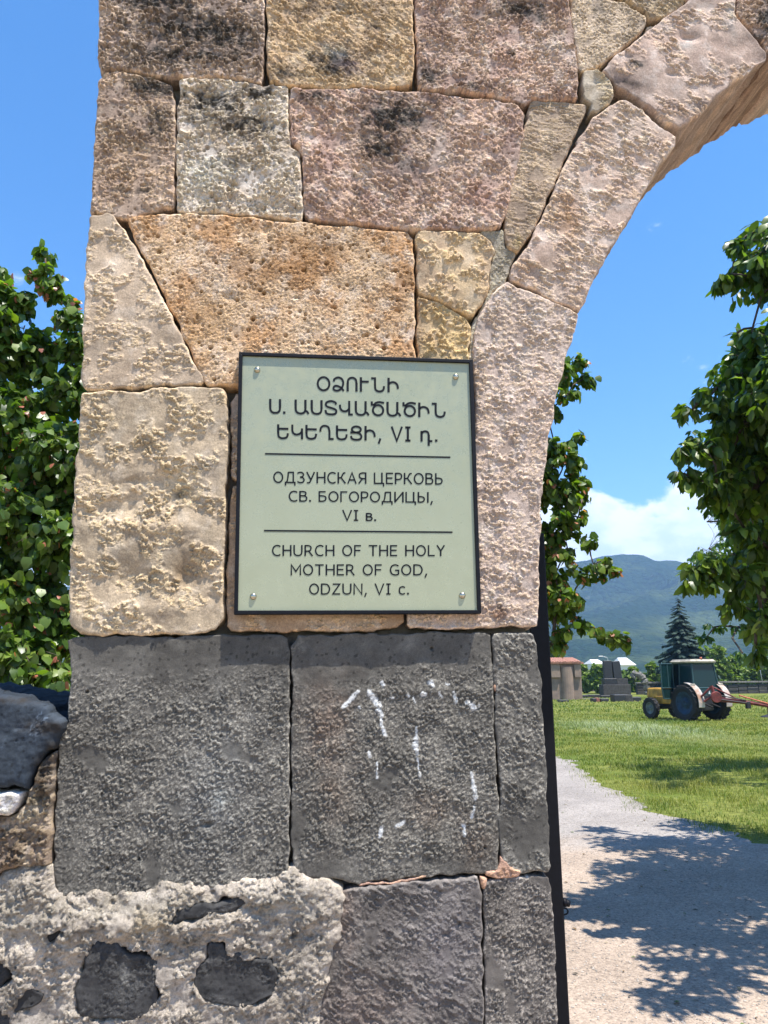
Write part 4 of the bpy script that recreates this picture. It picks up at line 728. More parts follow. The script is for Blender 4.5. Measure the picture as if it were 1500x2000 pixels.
for q in (n1, n2, n3): t_.links.new(tcm.outputs['Object'], q.inputs['Vector'])
a_ = N(t_, 'ShaderNodeMixRGB'); a_.inputs[1].default_value = (.018, .042, .014, 1); a_.inputs[2].default_value = (.085, .115, .035, 1); t_.links.new(RAMP(t_, n1.outputs['Fac'], .42, .66), a_.inputs[0])
c_m = N(t_, 'ShaderNodeMixRGB'); c_m.inputs[2].default_value = (.14, .15, .09, 1); t_.links.new(a_.outputs[0], c_m.inputs[1]); t_.links.new(RAMP(t_, n3.outputs['Fac'], .62, .74, 0, .8), c_m.inputs[0])
t_.links.new(c_m.outputs[0], b_.inputs['Base Color']); b_.inputs['Roughness'].default_value = 1.0; b_.inputs['Specular IOR Level'].default_value = 0.0
bp = N(t_, 'ShaderNodeBump', Strength=1.0, Distance=30.0); t_.links.new(M(t_, 'ADD', M(t_, 'MULTIPLY', n2.outputs['Distance'], -.5), n3.outputs['Fac']), bp.inputs['Height']); t_.links.new(bp.outputs[0], b_.inputs['Normal'])
mesh_np('mountain', V, F, m_mt, smooth=True, kind='structure')
hz = MB().box(-4600, 4600, -70, 4950, -5.0, float(Zm.max()) + 6).build('haze', None); tagp(hz, kind='stuff')
mh = bpy.data.materials.new('haze_air'); mh.use_nodes = True; th = mh.node_tree; th.nodes.clear(); pv = N(th, 'ShaderNodeVolumePrincipled'); ho = N(th, 'ShaderNodeOutputMaterial')
pv.inputs['Color'].default_value = (.40, .64, 1.0, 1); pv.inputs['Density'].default_value = .00025; pv.inputs['Anisotropy'].default_value = .1
th.links.new(pv.outputs[0], ho.inputs['Volume']); hz.data.materials.append(mh)

# ------------------------------------------------------------------ trees
LEAF_H = (np.array([(0,0,0),(0,.48,.05),(0,1.0,-.12),(-.36,.06,.05),(-.47,.42,.0),(-.24,.78,-.06),(.36,.06,.05),(.47,.42,.0),(.24,.78,-.06)], float), [(0,1,4,3),(1,2,5,4),(0,6,7,1),(1,7,8,2)])
LEAF_W = (np.array([(0,0,0),(0,.5,.04),(0,1.0,-.16),(-.13,.12,.04),(-.25,.45,-.01),(-.17,.78,-.09),(.13,.12,.04),(.25,.45,-.01),(.17,.78,-.09)], float), LEAF_H[1])
GREEN = [(.055,.105,.018),(.080,.145,.022),(.115,.185,.028),(.165,.235,.036),(.05,.10,.03)]
def frames(d, nr):
    d = d / np.linalg.norm(d, axis=1, keepdims=True); x = np.cross(d, nr); x /= np.linalg.norm(x, axis=1, keepdims=True) + 1e-9; z = np.cross(x, d); return x, d, z
def leaf_cloud(blobs, size, droop=.7, dens=1.0, red=0.0, twig_per=9, up=0.0):
    """blobs (x,y,z,r[,red]) -> leaf origins, frames, sizes, colour class, twig polylines"""
    O, D, Z, Sz, Cc, T = [], [], [], [], [], []
    for bl in blobs:
        c = np.array(bl[:3]); r = bl[3]; rd = bl[4] if len(bl) > 4 else red; nt_ = max(4, int(dens * 62 * (r / .35) ** 2))
        for _ in range(nt_):
            v = rng.standard_normal(3); v /= np.linalg.norm(v); v[2] = v[2] * .8 + .05; s = c + v * r * .15 * rng.random(); e = c + v * r * (.55 + .5 * rng.random())
            m = (s + e) / 2 + np.array([0, 0, .12 * r]); e = e - np.array([0, 0, .18 * r * rng.random()]); T.append((s, m, e))
            k = twig_per; t = .3 + .7 * rng.random(k); P = (1 - t)[:, None] ** 2 * s + 2 * ((1 - t) * t)[:, None] * m + (t ** 2)[:, None] * e
            td = (e - m) / (np.linalg.norm(e - m) + 1e-9); d = td * .55 + rng.standard_normal((k, 3)) * .5 + np.array([0, 0, -droop + up]); nr = rng.standard_normal((k, 3)) * .75 + np.array([.2, -.25, .9])
            O.append(P + rng.standard_normal((k, 3)) * .012); D.append(d); Z.append(nr); Sz.append(size * (.6 + .6 * rng.random(k)))
            cl = rng.integers(0, 4, k); cl = np.where((t > .86) & (rng.random(k) < rd), 4, cl); Cc.append(cl); Sz[-1] = np.where(cl == 4, Sz[-1] * .62, Sz[-1])
    return np.concatenate(O), np.concatenate(D), np.concatenate(Z), np.concatenate(Sz), np.concatenate(Cc), T
def leaf_colour(cl, pal, n):
    c = np.array(pal)[cl]; return c * (.8 + .4 * rng.random((n, 1)))
def build_tree(name, label, blobs, base, trunk_r, size, pal, tmpl, mat, group=None, dens=1.0, red=0.0, parts=300, cull=None, fork=None, category='tree', twig_r=.004, droop=.7, twig_per=9, kill=None, trunk=True):
    root = empty(name, tuple(base), 0, label=label, cat=category, group=group); B = np.array(base)
    O, D, Z, Sz, Cl, T = leaf_cloud(blobs, size, droop, dens, red, twig_per)
    if kill is not None:
        T = [q for q in T if not kill(np.array([q[2]]))[0]]; k = ~kill(O); O, D, Z, Sz, Cl = O[k], D[k], Z[k], Sz[k], Cl[k]
    x, d, z = frames(D, Z); n = len(O)
    pal = list(pal[:4]) + [pal[4]]
    V0, F0 = tmpl; C = leaf_colour(Cl, pal, n)
    curl = (.6 + .9 * rng.random((n, 1)))
    sel = np.zeros(n, bool)
    if parts:                                                     # the leaves that show largest become parts of their own
        rel = (O - CP) @ RC; dep = -rel[:, 2]; px = 750 + FPX * rel[:, 0] / dep; py = 1000 - FPX * rel[:, 1] / dep
        vis = (dep > .3) & (px > -10) & (px < 1510) & (py > 0) & (py < 2000)
        if cull: vis &= cull(px, py)
        sc_ = np.where(vis, Sz / dep * (1 + .35 * rng.random(n)) - .0020 * (dep - dep[vis].min() if vis.any() else 0), -1)
        ids = np.argsort(-sc_)[:parts]; ids = ids[sc_[ids] > 0]; sel[ids] = True
        meshes = {}
        for i in ids:
            key = (int(Cl[i]), int(i) % 3)
            if key not in meshes:
                vv = V0.copy(); vv[:, 2] *= (.7, 1.4, 2.2)[key[1]]; cc = np.tile(np.array(pal[key[0]]) * (.85, 1.0, 1.15)[key[1]], (len(vv), 1))
                meshes[key] = mesh_np('leaf', vv, np.array(F0), mat, col=cc, smooth=True, mesh_only=True)
            o = bpy.data.objects.new('leaf', meshes[key]); COL.objects.link(o); o.parent = root
            s = Sz[i]; m = Matrix(((x[i][0] * s, d[i][0] * s, z[i][0] * s, O[i][0] - B[0]), (x[i][1] * s, d[i][1] * s, z[i][1] * s, O[i][1] - B[1]), (x[i][2] * s, d[i][2] * s, z[i][2] * s, O[i][2] - B[2]), (0, 0, 0, 1)))
            o.matrix_local = m
    r = ~sel; O2, x2, d2, z2, S2, C2, cu = O[r], x[r], d[r], z[r], Sz[r], C[r], curl[r]
    W = V0[None] * S2[:, None, None]; W = W.copy(); W[:, :, 2] *= cu
    V = O2[:, None, :] + W[..., 0:1] * x2[:, None] + W[..., 1:2] * d2[:, None] + W[..., 2:3] * z2[:, None]
    F = (np.array(F0)[None] + (np.arange(len(O2)) * len(V0))[:, None, None]).reshape(-1, 4)
    mesh_np('foliage', (V - B).reshape(-1, 3), F, mat, root, col=np.repeat(C2, len(V0), 0), smooth=True, kind='stuff')
    if trunk:
        mb = MB(); fk = np.array(fork if fork is not None else (B + np.array([0, 0, 1.2]))) - B
        mb.tube([(0, 0, -.1), tuple(fk * .35 + np.array([trunk_r * .3, 0, 0])), tuple(fk * .7), tuple(fk)], [trunk_r * 1.25, trunk_r, trunk_r * .85, trunk_r * .7], 10).build('trunk', M_BARK, root, smooth=True)
        mb = MB()
        nodes = [(fk, trunk_r * .6)]
        for bl in sorted(blobs, key=lambda q: np.linalg.norm(np.array(q[:3]) - B - fk)):
            c = np.array(bl[:3]) - B; q, rq = min(nodes, key=lambda t: np.linalg.norm(t[0] - c) + .35 * np.linalg.norm(t[0] - fk)); L_ = np.linalg.norm(c - q)
            mid = (q + c) / 2 + np.array([0, 0, .06 * L_]) + rng.standard_normal(3) * .06 * L_; re = max(rq * .62, .004 + trunk_r * .03)
            mb.tube([tuple(q), tuple(mid), tuple(c)], [rq * .8, (rq * .8 + re) / 2, re], 6); nodes.append((c, re))
        mb.build('limbs', M_BARK, root, smooth=True, kind='stuff')
        mb = MB()
        for s, m, e in T[::2]: mb.tube([tuple(s - B), tuple(m - B), tuple(e - B)], [twig_r, twig_r * .7, twig_r * .35], 3, cap=False)
        mb.build('twigs', M_BARK, root, smooth=True, kind='stuff')
    return root
def pb(px, py, Y, rpx, *a): p = at_depth(px, py, Y); return (*p, rpx * Y / FPX, *a)
APR = GREEN[:4] + [(.42,.15,.10)]
LB = [pb(*a) for a in [(15,780,5.1,60),(-20,720,5.1,60),(20,900,5.1,60),(70,800,5.1,60),(-10,980,5.1,60),(90,960,5.1,60),(150,1000,5.1,50),(45,590,5,38,.4),(120,580,5.05,30,.5),(150,680,5.1,50),(-10,540,5,40,.5),(92,545,5,40,.6),(88,500,5.05,22,.7),(140,620,5,38,.5),(10,600,5,58,.5),(-60,650,5,120),(55,700,5.2,90),(160,760,5.2,90),(0,830,5,110),(105,880,5,100),(200,930,5.3,120),(20,1000,4.9,100),(110,1060,5,100),(-60,1130,5,130),(60,1180,5,100),(165,1230,5.2,100),(30,1290,4.8,85),(120,1340,4.8,75,.3),(-80,1400,5,120),(60,1440,4.9,90),(-200,900,5.3,170),(-220,1200,5.3,160),(280,850,5.6,130),(300,1100,5.6,140),(330,700,5.8,90),(380,950,5.8,130)]]
bx = at_depth(60, 1300, 5.2)
build_tree('apricot_tree', 'dense leafy tree with red young shoots left of the pier', LB, (bx[0], 5.25, 0), .085, .068, APR, LEAF_H, M_LEAF, dens=2.3, red=.12, fork=(bx[0] + .05, 5.25, 1.15), cull=lambda px, py: px < 205)
RB = [pb(*a) for a in [(1110,770,5.5,26),(1100,900,5.5,34),(1120,900,5.5,20),(1110,960,5.5,34),(1105,1010,5.5,36),(1130,1010,5.5,18),(1110,1080,5.5,30,.6),(1095,1160,5.5,36,.6),(1100,1240,5.5,26,.5),(1160,1105,5.5,14,1),(1182,1095,5.5,8,1),(1200,1112,5.5,8,1),(1130,1178,5.5,10,1),(1165,1228,5.5,9,1),(1200,1240,5.5,8,1),(1218,1252,5.5,8,.8),(1080,735,5.6,50),(1125,712,5.6,26,.5),(1140,740,5.6,24),(1075,800,5.6,35),(1085,875,5.6,42),(1125,858,5.6,20),(1080,955,5.6,60),(1130,930,5.6,24),(1138,975,5.6,20),(1080,1040,5.6,50),(1150,1060,5.6,22,.5),(1085,1120,5.6,48,.6),(1140,1125,5.6,24,.8),(1178,1118,5.6,17,.9),(1085,1195,5.6,42,.6),(1115,1180,5.6,22,.8),(1140,1218,5.6,22,.8),(1170,1238,5.6,17,.9),(1200,1250,5.6,14,.9),(1080,1260,5.6,30,.4),(1010,760,5.9,110),(980,920,5.9,130),(1000,1080,5.9,120),(960,1230,5.9,110),(880,850,6.1,130),(860,1050,6.1,150),(820,1200,6.1,120)]]
bx = at_depth(930, 1300, 5.9)
build_tree('apricot_tree', 'tree with orange young shoots reaching out past the gate post', RB, (bx[0], 5.95, 0), .08, .062, GREEN[:4] + [(.50,.20,.11)], LEAF_H, M_LEAF, dens=1.6, red=.34, fork=(bx[0] + .1, 5.9, 1.2), cull=lambda px, py: px > 1035 + (py > 1000) * 20)
WAL = [(.046,.090,.016),(.070,.125,.020),(.105,.170,.024),(.16,.23,.030),(.05,.10,.028)]
WB = [pb(*a) for a in [(1450,700,5.4,40),(1510,760,5.5,70),(1420,800,5.3,45),(1490,850,5.5,80),(1420,900,5.4,60),(1500,930,5.6,80),(1440,990,5.4,50),(1510,1040,5.6,70),(1490,1130,5.2,60),(1510,1200,5.2,60),(1478,448,5,36),(1352,1108,4.8,13),(1346,1135,4.8,9),(1380,1130,4.8,22),(1440,650,5,16),(1470,640,5,26),(1440,480,5,32),(1430,535,5,28),(1402,548,5,15),(1488,540,5,38),(1480,670,5,34),(1440,730,5,40),(1500,720,5,70),(1390,770,5,40),(1352,800,5,26),(1450,830,5.2,75),(1375,870,5,48),(1335,925,5,26),(1330,880,5,20),(1400,950,5,50),(1480,950,5.2,80),(1460,1040,5,46),(1500,1070,5,60),(1408,1098,4.8,26),(1378,1105,4.8,18),(1460,1130,4.8,50),(1430,1180,4.8,28),(1490,1210,4.8,50),(1475,1265,4.8,26)]]
WW = []                                                            # the rest of the crown, beyond the frame to the right: it throws the shade on the path
for (x, y, z, r) in [(2.75,4.6,3.3,.50),(3.1,5.0,3.7,.6),(2.55,4.0,2.9,.40),(2.2,3.7,2.75,.30),(2.9,5.6,3.1,.5),(3.5,5.4,3.2,.7),(3.9,6.0,3.4,.8),(3.2,4.2,3.5,.6),(3.6,4.7,2.7,.6),(3.35,6.2,3.6,.5),(4.3,5.2,3.6,.9),(4.2,6.6,2.9,.7),(3.9,7.0,3.6,.6),(4.6,7.2,3.4,.7),(3.0,6.0,4.3,.35),(3.6,6.9,4.4,.5),(3.6,5.6,4.4,.7),(2.9,4.9,4.4,.5),(5,6,4.2,.9),(3.15,6.7,2.6,.25),(3.9,5.6,2.3,.5),(3.3,7.7,3.9,.25),(4.3,7.9,3.5,.5)]: WW.append((x, y, z, r))
def keep_out(O):                                                   # no stray leaves in the open sky left of the crown
    rel = (O - CP) @ RC; dep = -rel[:, 2]; px = 750 + FPX * rel[:, 0] / dep; py = 1000 - FPX * rel[:, 1] / dep
    lim = np.interp(py, [0, 360, 405, 430, 470, 540, 588, 594, 632, 650, 690, 720, 760, 850, 930, 985, 1005, 1060, 1078, 1150, 1185, 1195, 1250, 1290, 1310], [1520, 1520, 1440, 1400, 1395, 1370, 1388, 1505, 1500, 1440, 1430, 1370, 1325, 1302, 1295, 1330, 1400, 1405, 1330, 1335, 1400, 1372, 1362, 1430, 1520]); return (px < lim) & (dep > 0) & (px > 500)
build_tree('walnut_tree', 'walnut tree with drooping leaflets overhanging the path from the right', WB + WW, (4.1, 5.9, 0), .17, .098, WAL, LEAF_W, M_LEAF, dens=.9, fork=(4.0, 5.8, 1.9), cull=lambda px, py: px > 1290, kill=keep_out, twig_per=11, droop=.8)
FB = [pb(*a) for a in [(1480,1150,13.5,55),(1440,1225,13.5,28),(1395,1225,13.2,20),(1375,1250,13,12),(1500,1250,13.5,40),(1540,1080,13.5,90),(1600,1180,13.5,110),(1560,960,13.5,90),(1640,1020,14,120),(1700,1150,14,120),(1500,1020,13.5,60),(1600,860,13.5,80),(1450,1275,12.5,14)]]
FB += [(x, y, z, r) for x, y, z, r in [(5.4,10.9,4.5,.6),(5.9,12.0,4.9,.8),(6.2,13.2,5.0,.8),(5.5,11.8,4.2,.5),(5.9,11.6,3.6,.7),(6.2,12.6,4.0,.8),(5.9,13.8,4.3,.6),(6.4,15.0,4.0,.8),(6.6,11.2,3.0,.7),(7.3,12.0,3.2,1.1),(8.4,13.5,3.6,1.3),(7.2,14.6,3.3,.9),(8.5,11.2,3.4,1.1),(7.0,10.7,2.6,.6),(9.3,12.5,4.3,1.4)]]
build_tree('walnut_tree', 'second walnut tree standing further out on the lawn, sunlit pale leaves', FB, (8.6, 13.2, zg(13.2)), .17, .12, [(.055,.11,.026),(.075,.14,.03),(.11,.185,.04),(.15,.23,.06),(.08,.13,.04)], LEAF_W, M_LEAF, dens=.22, fork=(8.4, 13, 1.6), parts=0, twig_per=9, kill=keep_out)

# far bushes and trees behind the cemetery
BUSH = [(.09,.15,.026),(.12,.19,.030),(.16,.23,.034),(.20,.26,.045),(.16,.18,.05)]
QUAD = (np.array([(-.5,0,0),(.5,0,.1),(.4,1,0),(-.4,1,-.1)], float), [(0,1,2,3)])
bl_labels = {1085: 'tall green bush rising behind the tiled building', 1130: 'bush filling the gap between building and stele', 1165: 'bush behind the standing stele', 1240: 'bright bush right of the twin slab monument', 1275: 'yellow green bush left of the spruce', 1405: 'yellow green tree right of the tractor roof', 1440: 'bush behind the low wall near the pole', 1480: 'bush at the right beyond the leaning pole'}
far = [(1085,1262,1345,95,48),(1130,1288,1350,92,38),(1165,1296,1350,90,34),(1205,1302,1345,96,36),(1240,1298,1345,94,36),(1275,1292,1345,92,36),(1310,1298,1345,95,34),(1405,1255,1345,96,50),(1375,1300,1345,100,36),(1440,1278,1345,97,50),(1480,1282,1345,93,44),(1530,1270,1345,95,50),(1600,1260,1345,95,60),(1000,1270,1345,95,55),(920,1280,1345,95,55),(820,1270,1345,98,60),(700,1275,1345,95,60),(580,1270,1345,95,60),(450,1275,1345,97,60),(300,1270,1345,96,60),(150,1275,1345,95,70),(0,1265,1345,95,70),(-150,1270,1345,95,70)]
for (px, y0, y1, Y, wpx) in far:
    p = at_depth(px, 1330, Y); zt_ = at_depth(px, y0, Y)[2]; zb_ = zg(Y); H_ = zt_ - zb_; w = wpx * Y / FPX * .5
    bls = [(p[0] + random.uniform(-w, w) * .75, Y + random.uniform(-1, 1), zb_ + H_ * q, H_ * .24 + .25) for q in (.2, .3, .42, .55, .7, .35, .5)] + [(p[0], Y, zt_ - H_ * .2, H_ * .2 + .1)]
    lab = bl_labels.get(px)
    if px < 1060: lab = 'bushy tree behind the cemetery, hidden by the pier from the camera'
    if lab is None: lab = {1205: 'low bush behind the twin slab monument', 1310: 'bush directly under the spruce boughs on the left', 1375: 'bush directly behind the tractor cab', 1530: 'bush beyond the right picture edge', 1600: 'taller bush beyond the right picture edge'}[px]
    build_tree('bush', lab, bls, (p[0], Y, zb_), .10, .34, BUSH, QUAD, M_LEAF2, group='bushes and trees behind the cemetery', dens=.028, parts=0, category='bush', fork=(p[0], Y, zb_ + H_ * .25), twig_per=22, droop=.1)

# spruce
M_NEEDLE = mat_leaf('spruce_needles', rough=.6, trans=.08, tint=(1, 1.2, .6), spec=.2)
SPY = 84; sp0 = at_depth(1338, 1330, SPY); szt = at_depth(1338, 1163, SPY)[2]; szb = zg(SPY)
SP = empty('spruce_tree', (sp0[0], SPY, szb), 0, label='dark spruce with drooping boughs behind the tractor', cat='tree')
SHt = szt - szb
MB().tube([(0, 0, 0), (0, 0, SHt * .5), (0, 0, SHt * .97)], [.24, .13, .02], 8).build('trunk', M_BARK, SP, smooth=True)
def bough_mesh(v):
    V = []; F = []; C = []
    for k in range(120):
        t = rng.random() ** .8; x = t; zc = -.22 * t - .12 * t * t + .10 * t ** 4; s = (1 if k % 2 else -1)
        for j in range(2):
            L_ = (.30 - .18 * t) * (.5 + .7 * rng.random()); a = rng.uniform(.5, 1.3) * s; dx, dy = math.cos(a) * L_, math.sin(a) * L_ * 1.0; dz = -.10 * rng.random() - .05
            w = .028 + .02 * rng.random(); b = len(V); V += [(x, 0, zc + .01), (x + w, .01 * s, zc - w), (x + dx, dy, zc + dz - .03), (x + dx - w, dy, zc + dz)]; F.append((b, b + 1, b + 2, b + 3)); c = np.array([.020, .042, .030]) * (.6 + 1.0 * rng.random()); C += [c] * 4
    return mesh_np('bough', V, np.array(F), M_NEEDLE, col=np.array(C), smooth=False, mesh_only=True)
bms = [bough_mesh(i) for i in range(4)]
nb_ = 0; zf = .10
while zf < .985:
    rad = 4.0 * (1 - zf) ** .85 + .12; nbr = 13 if zf < .8 else 6
    for k in range(nbr):
        o = bpy.data.objects.new('bough', bms[nb_ % 4]); nb_ += 1; COL.objects.link(o); o.parent = SP; r_ = rad * random.uniform(.78, 1.12)
        o.location = (0, 0, SHt * (zf + random.uniform(-.012, .012))); o.rotation_euler = (0, random.uniform(.0, .28), 2 * math.pi * (k + (nb_ % 7) * .37) / nbr + random.uniform(-.2, .2)); o.scale = (r_, r_ * .9, max(r_ * .75, .3))
    zf += .055 * (1 - zf * .45)
nt2 = bpy.data.objects.new('bough', bms[0]); COL.objects.link(nt2); nt2.parent = SP; nt2.location = (0, 0, SHt * .99); nt2.rotation_euler = (0, -1.35, 0); nt2.scale = (.5, .5, .4)

# ------------------------------------------------------------------ cemetery
M_GRAN = mat_plain('dark_granite', (.024, .024, .026), .5, var=.35, scale=8, bump=.004)
M_GRAN2 = mat_plain('weathered_basalt', (.070, .064, .058), .9, var=.4, scale=5, bump=.02)
M_GREYS = mat_plain('grey_stone', (.20, .185, .165), .9, var=.4, scale=4, bump=.03)
M_PLAST = mat_plain('old_brown_plaster', (.28, .20, .15), .95, var=.35, scale=1.1, bump=.03, c2=(.20, .145, .115))
M_TILE = mat_plain('red_roof_tile', (.46, .22, .145), .85, var=.3, scale=3)
M_WHITE = mat_plain('white_render', (.72, .72, .70), .8, var=.08, scale=.5)
M_REDST = mat_plain('reddish_tuff', (.30, .12, .09), .9, var=.3, scale=6)
def gx_(px, Y): return at_depth(px, 1330, Y)[0]
def gz_(py, Y): return at_depth(1200, py, Y)[2]
def depth_of(py, px=1200): return ground_at(px, py)[1]
def monument(name, label, cat, Y, pieces, group=None, loc=None):
    z0 = zg(Y); cx = gx_(sum(p[1] + p[2] for p in pieces) / (2 * len(pieces)), Y); root = empty(name, (cx, Y, z0), 0, label=label, cat=cat, group=group)
    for (nm, a, b, t, bo, th, mat, *ex) in pieces:
        x0, x1 = gx_(a, Y) - cx, gx_(b, Y) - cx; z1 = gz_(t, Y) - z0; zb_ = -.05 if bo is None else gz_(bo, Y) - z0; off = ex[0] if ex else 0; tilt = ex[1] if len(ex) > 1 else 0
        mb = MB(); mb.box(x0, x1, off, off + th, zb_, z1, .03, taper=ex[2] if len(ex) > 2 else 0)
        if tilt:
            mm = Matrix.Translation(((x0 + x1) / 2, 0, zb_)) @ Matrix.Rotation(tilt, 4, 'Y') @ Matrix.Translation((-(x0 + x1) / 2, 0, -zb_)); mb.V = [tuple(mm @ Vector(v)) for v in mb.V]
        mb.build(nm, mat, root, smooth=False)
    return root
Ym = depth_of(1362)
monument('twin_slab_monument', 'tall grave monument with two black slabs on stepped plinths', 'monument', Ym, [
    ('slab', 1184, 1200.5, 1290, 1325.4, .5, M_GRAN, .5), ('slab', 1203, 1219, 1291, 1325.4, .5, M_GRAN, .45, R(-4), .02), ('plinth', 1181, 1206, 1325, 1337.3, 1.0, M_GRAN, .2), ('plinth', 1206.3, 1228, 1325.5, 1337.3, .95, M_GRAN2, .25), ('plinth', 1177, 1231, 1337, None, 1.5, M_GRAN2, 0)])
monument('tomb_block', 'long pale topped tomb block in front of the twin slabs', 'tomb', depth_of(1371), [('block', 1197, 1219, 1357, None, 1.1, M_GRAN, 0), ('block', 1219.3, 1234, 1357.5, None, 1.6, M_GRAN2, .1)])
monument('tomb_block', 'small dark tomb block right of the long tomb block', 'tomb', depth_of(1371), [('block', 1234.5, 1252, 1362, None, 1.0, M_GRAN, .3)])
monument('grave_slab', 'low dark slab at the far left beside the building foot', 'grave slab', depth_of(1364), [('slab', 1074, 1085, 1355, None, .8, M_GREYS, .2), ('slab', 1085.3, 1097, 1355.5, None, .8, M_GRAN, .2)])
monument('grave_slab', 'low dark slab lying in front of the brown building', 'grave slab', depth_of(1371), [('slab', 1090, 1109, 1366, None, .9, M_GRAN)])
monument('grave_kerb', 'long low grave kerb between the cross and the twin slabs', 'grave kerb', depth_of(1363), [('slab', 1129, 1148, 1357, None, .8, M_GRAN), ('slab', 1148.3, 1172, 1356.5, None, .8, M_GRAN, .1), ('slab', 1172.3, 1196, 1358, None, .8, M_GRAN, .1)])
monument('grave_kerb', 'low grave kerb with one reddish stone in its middle', 'grave kerb', depth_of(1371), [('slab', 1155, 1162, 1364, None, .8, M_GRAN), ('slab', 1162.3, 1169, 1363, None, .8, M_REDST), ('slab', 1171, 1187, 1364.5, None, .8, M_GRAN)])
monument('grave_kerb', 'thin pale kerb lying flat in the grass behind the reddish stone', 'grave kerb', depth_of(1366), [('slab', 1128, 1162, 1364, None, .5, M_GREYS)])
Ys = depth_of(1350)
monument('grave_stele', 'narrow black stele on a rounded grey base', 'gravestone', Ys, [('stele', 1149, 1160, 1316, 1338.5, .35, M_GRAN, .2), ('base', 1148, 1164, 1338, None, .9, M_GREYS, 0)])
monument('grave_stele', 'low grey stone beside the corner of the brown building', 'gravestone', Ys + 1, [('base', 1139, 1147, 1335, None, .9, M_GREYS, 0)])
monument('grave_stele', 'dark pointed stele on a block right of the tractor', 'gravestone', Ys, [('stele', 1434, 1445, 1330, 1346.2, .5, M_GREYS, .2), ('base', 1432, 1449, 1346, None, 1.0, M_GRAN2, 0), ('finial', 1437, 1442, 1319, 1330.2, .25, M_GREYS, .3, 0, .03)])
monument('grave_kerb', 'low grey slab left of the tractor by the wall', 'grave kerb', Ys, [('slab', 1264, 1296, 1351, None, .8, M_GREYS, 0)])
# iron cross on its pedestal
Yc = depth_of(1363); cxm = empty('grave_cross', (gx_(1115, Yc), Yc, zg(Yc)), 0, label='small black cross on a black pedestal before the building', cat='grave cross')
u_ = Yc / FPX; z_ = lambda py: gz_(py, Yc) - zg(Yc)
MB().box(-7.5 * u_, 7.5 * u_, -.1, .7, -.05, z_(1358), .02).build('step', M_GREYS, cxm); MB().box(-6 * u_, 6 * u_, 0, .6, z_(1358), z_(1354), .02).build('step', M_GRAN, cxm)
MB().prism([(-5 * u_, z_(1354)), (5 * u_, z_(1354)), (5 * u_, z_(1343)), (3 * u_, z_(1340)), (-3 * u_, z_(1340)), (-5 * u_, z_(1343))], .1, .45).build('pedestal', M_GRAN, cxm)
MB().box(-1.4 * u_, 1.4 * u_, .2, .28, z_(1340.3), z_(1324), .01).build('cross_post', M_BLACK, cxm); MB().box(-4.5 * u_, 4.5 * u_, .185, .29, z_(1330), z_(1327.5), .01).build('cross_arm', M_BLACK, cxm)
# brown building
Yb = depth_of(1366); x0, x1 = gx_(1010, Yb), gx_(1136, Yb); zb_ = zg(Yb); zt_ = gz_(1296, Yb)
BD = empty('small_building', ((x0 + x1) / 2, Yb, zb_), 0, label='small brown plastered building with red tiled roof edge', cat='building'); hw = (x1 - x0) / 2
MB().box(-hw, hw, 0, 5.5, -.1, zt_ - zb_, .04).build('wall', M_PLAST, BD)
bc = gx_(1108, Yb) - (x0 + x1) / 2
mb = MB(); mb.prism([(bc + 11 * u_ * math.cos(t), -11 * u_ * .7 * math.sin(t) - .002) for t in np.linspace(0, math.pi, 9)], -.1, zt_ - zb_ - .25, 'z').build('buttress', M_PLAST, BD)
for (a, b) in ((1076, 1094), (1122, 1135)): MB().box(gx_(a, Yb) - (x0 + x1) / 2, gx_(b, Yb) - (x0 + x1) / 2, -.25, -.003, 1.9, zt_ - zb_ - .02, .03).build('corbel', M_PLAST, BD)
rf = MB(); rf.prism([(-hw - .25, zt_ - zb_), (hw + .25, zt_ - zb_), (hw + .1, zt_ - zb_ + .16), (-hw - .1, zt_ - zb_ + .16)], -.35, 5.8).build('roof', M_TILE, BD)
mb = MB()
nx_t = int((2 * hw + .4) / .22)
for k in range(nx_t): xx = -hw - .2 + k * .22; mb.tube([(xx, -.40, zt_ - zb_ + .13 + .02 * math.sin(k * 2.3)), (xx, 1.0, zt_ - zb_ + .33), (xx, 2.7, zt_ - zb_ + .55)], .10, 6)
mb.build('roof_tiles', M_TILE, BD, kind='stuff')
# boundary wall
Yw = depth_of(1357); wa, wb = gx_(1243, Yw), gx_(1560, Yw)
CW = empty('cemetery_wall', (wa, Yw, zg(Yw)), 0, label='long low dark stone wall with pale coping behind the tractor', cat='wall'); zc_ = gz_(1336, Yw) - zg(Yw)
x = 0
while x < wb - wa:
    w = random.uniform(.8, 1.3); zz = 0; 
    while zz < zc_ - .15:
        h = min(random.uniform(.28, .42), zc_ - zz); MB().box(x + .015, x + w - .015, random.uniform(-.03, .03), .5, zz - (.05 if zz == 0 else 0), zz + h - .02, .04).build('stone', M_GRAN2 if random.random() < .7 else M_GRAN, CW); zz += h
    MB().box(x + .01, x + w - .01, -.08, .58, zc_ + .004, zc_ + random.uniform(.15, .21), .03).build('coping', M_GREYS, CW); x += w
# leaning rough arch of stone
Ya = depth_of(1357); ax = gx_(1243, Ya); AR_ = empty('ruined_arch', (ax, Ya - 1.5, zg(Ya)), 0, label='rough curved grey stone leaning right of the twin slab monument', cat='ruin')
pa = [(1227, 1322), (1234, 1317), (1243, 1320), (1250, 1330), (1253, 1345), (1252, 1360)]; mb = MB()
pp = [(gx_(a, Ya) - ax, 0, gz_(b, Ya) - zg(Ya)) for a, b in pa]; P3 = cr(pp, n=5); mb.tube([tuple(p + rng.standard_normal(3) * .05) for p in P3], [.30 + .12 * math.sin(i * 1.7) for i in range(len(P3))], 7); mb.build('curved_stone', M_GREYS, AR_, smooth=False)
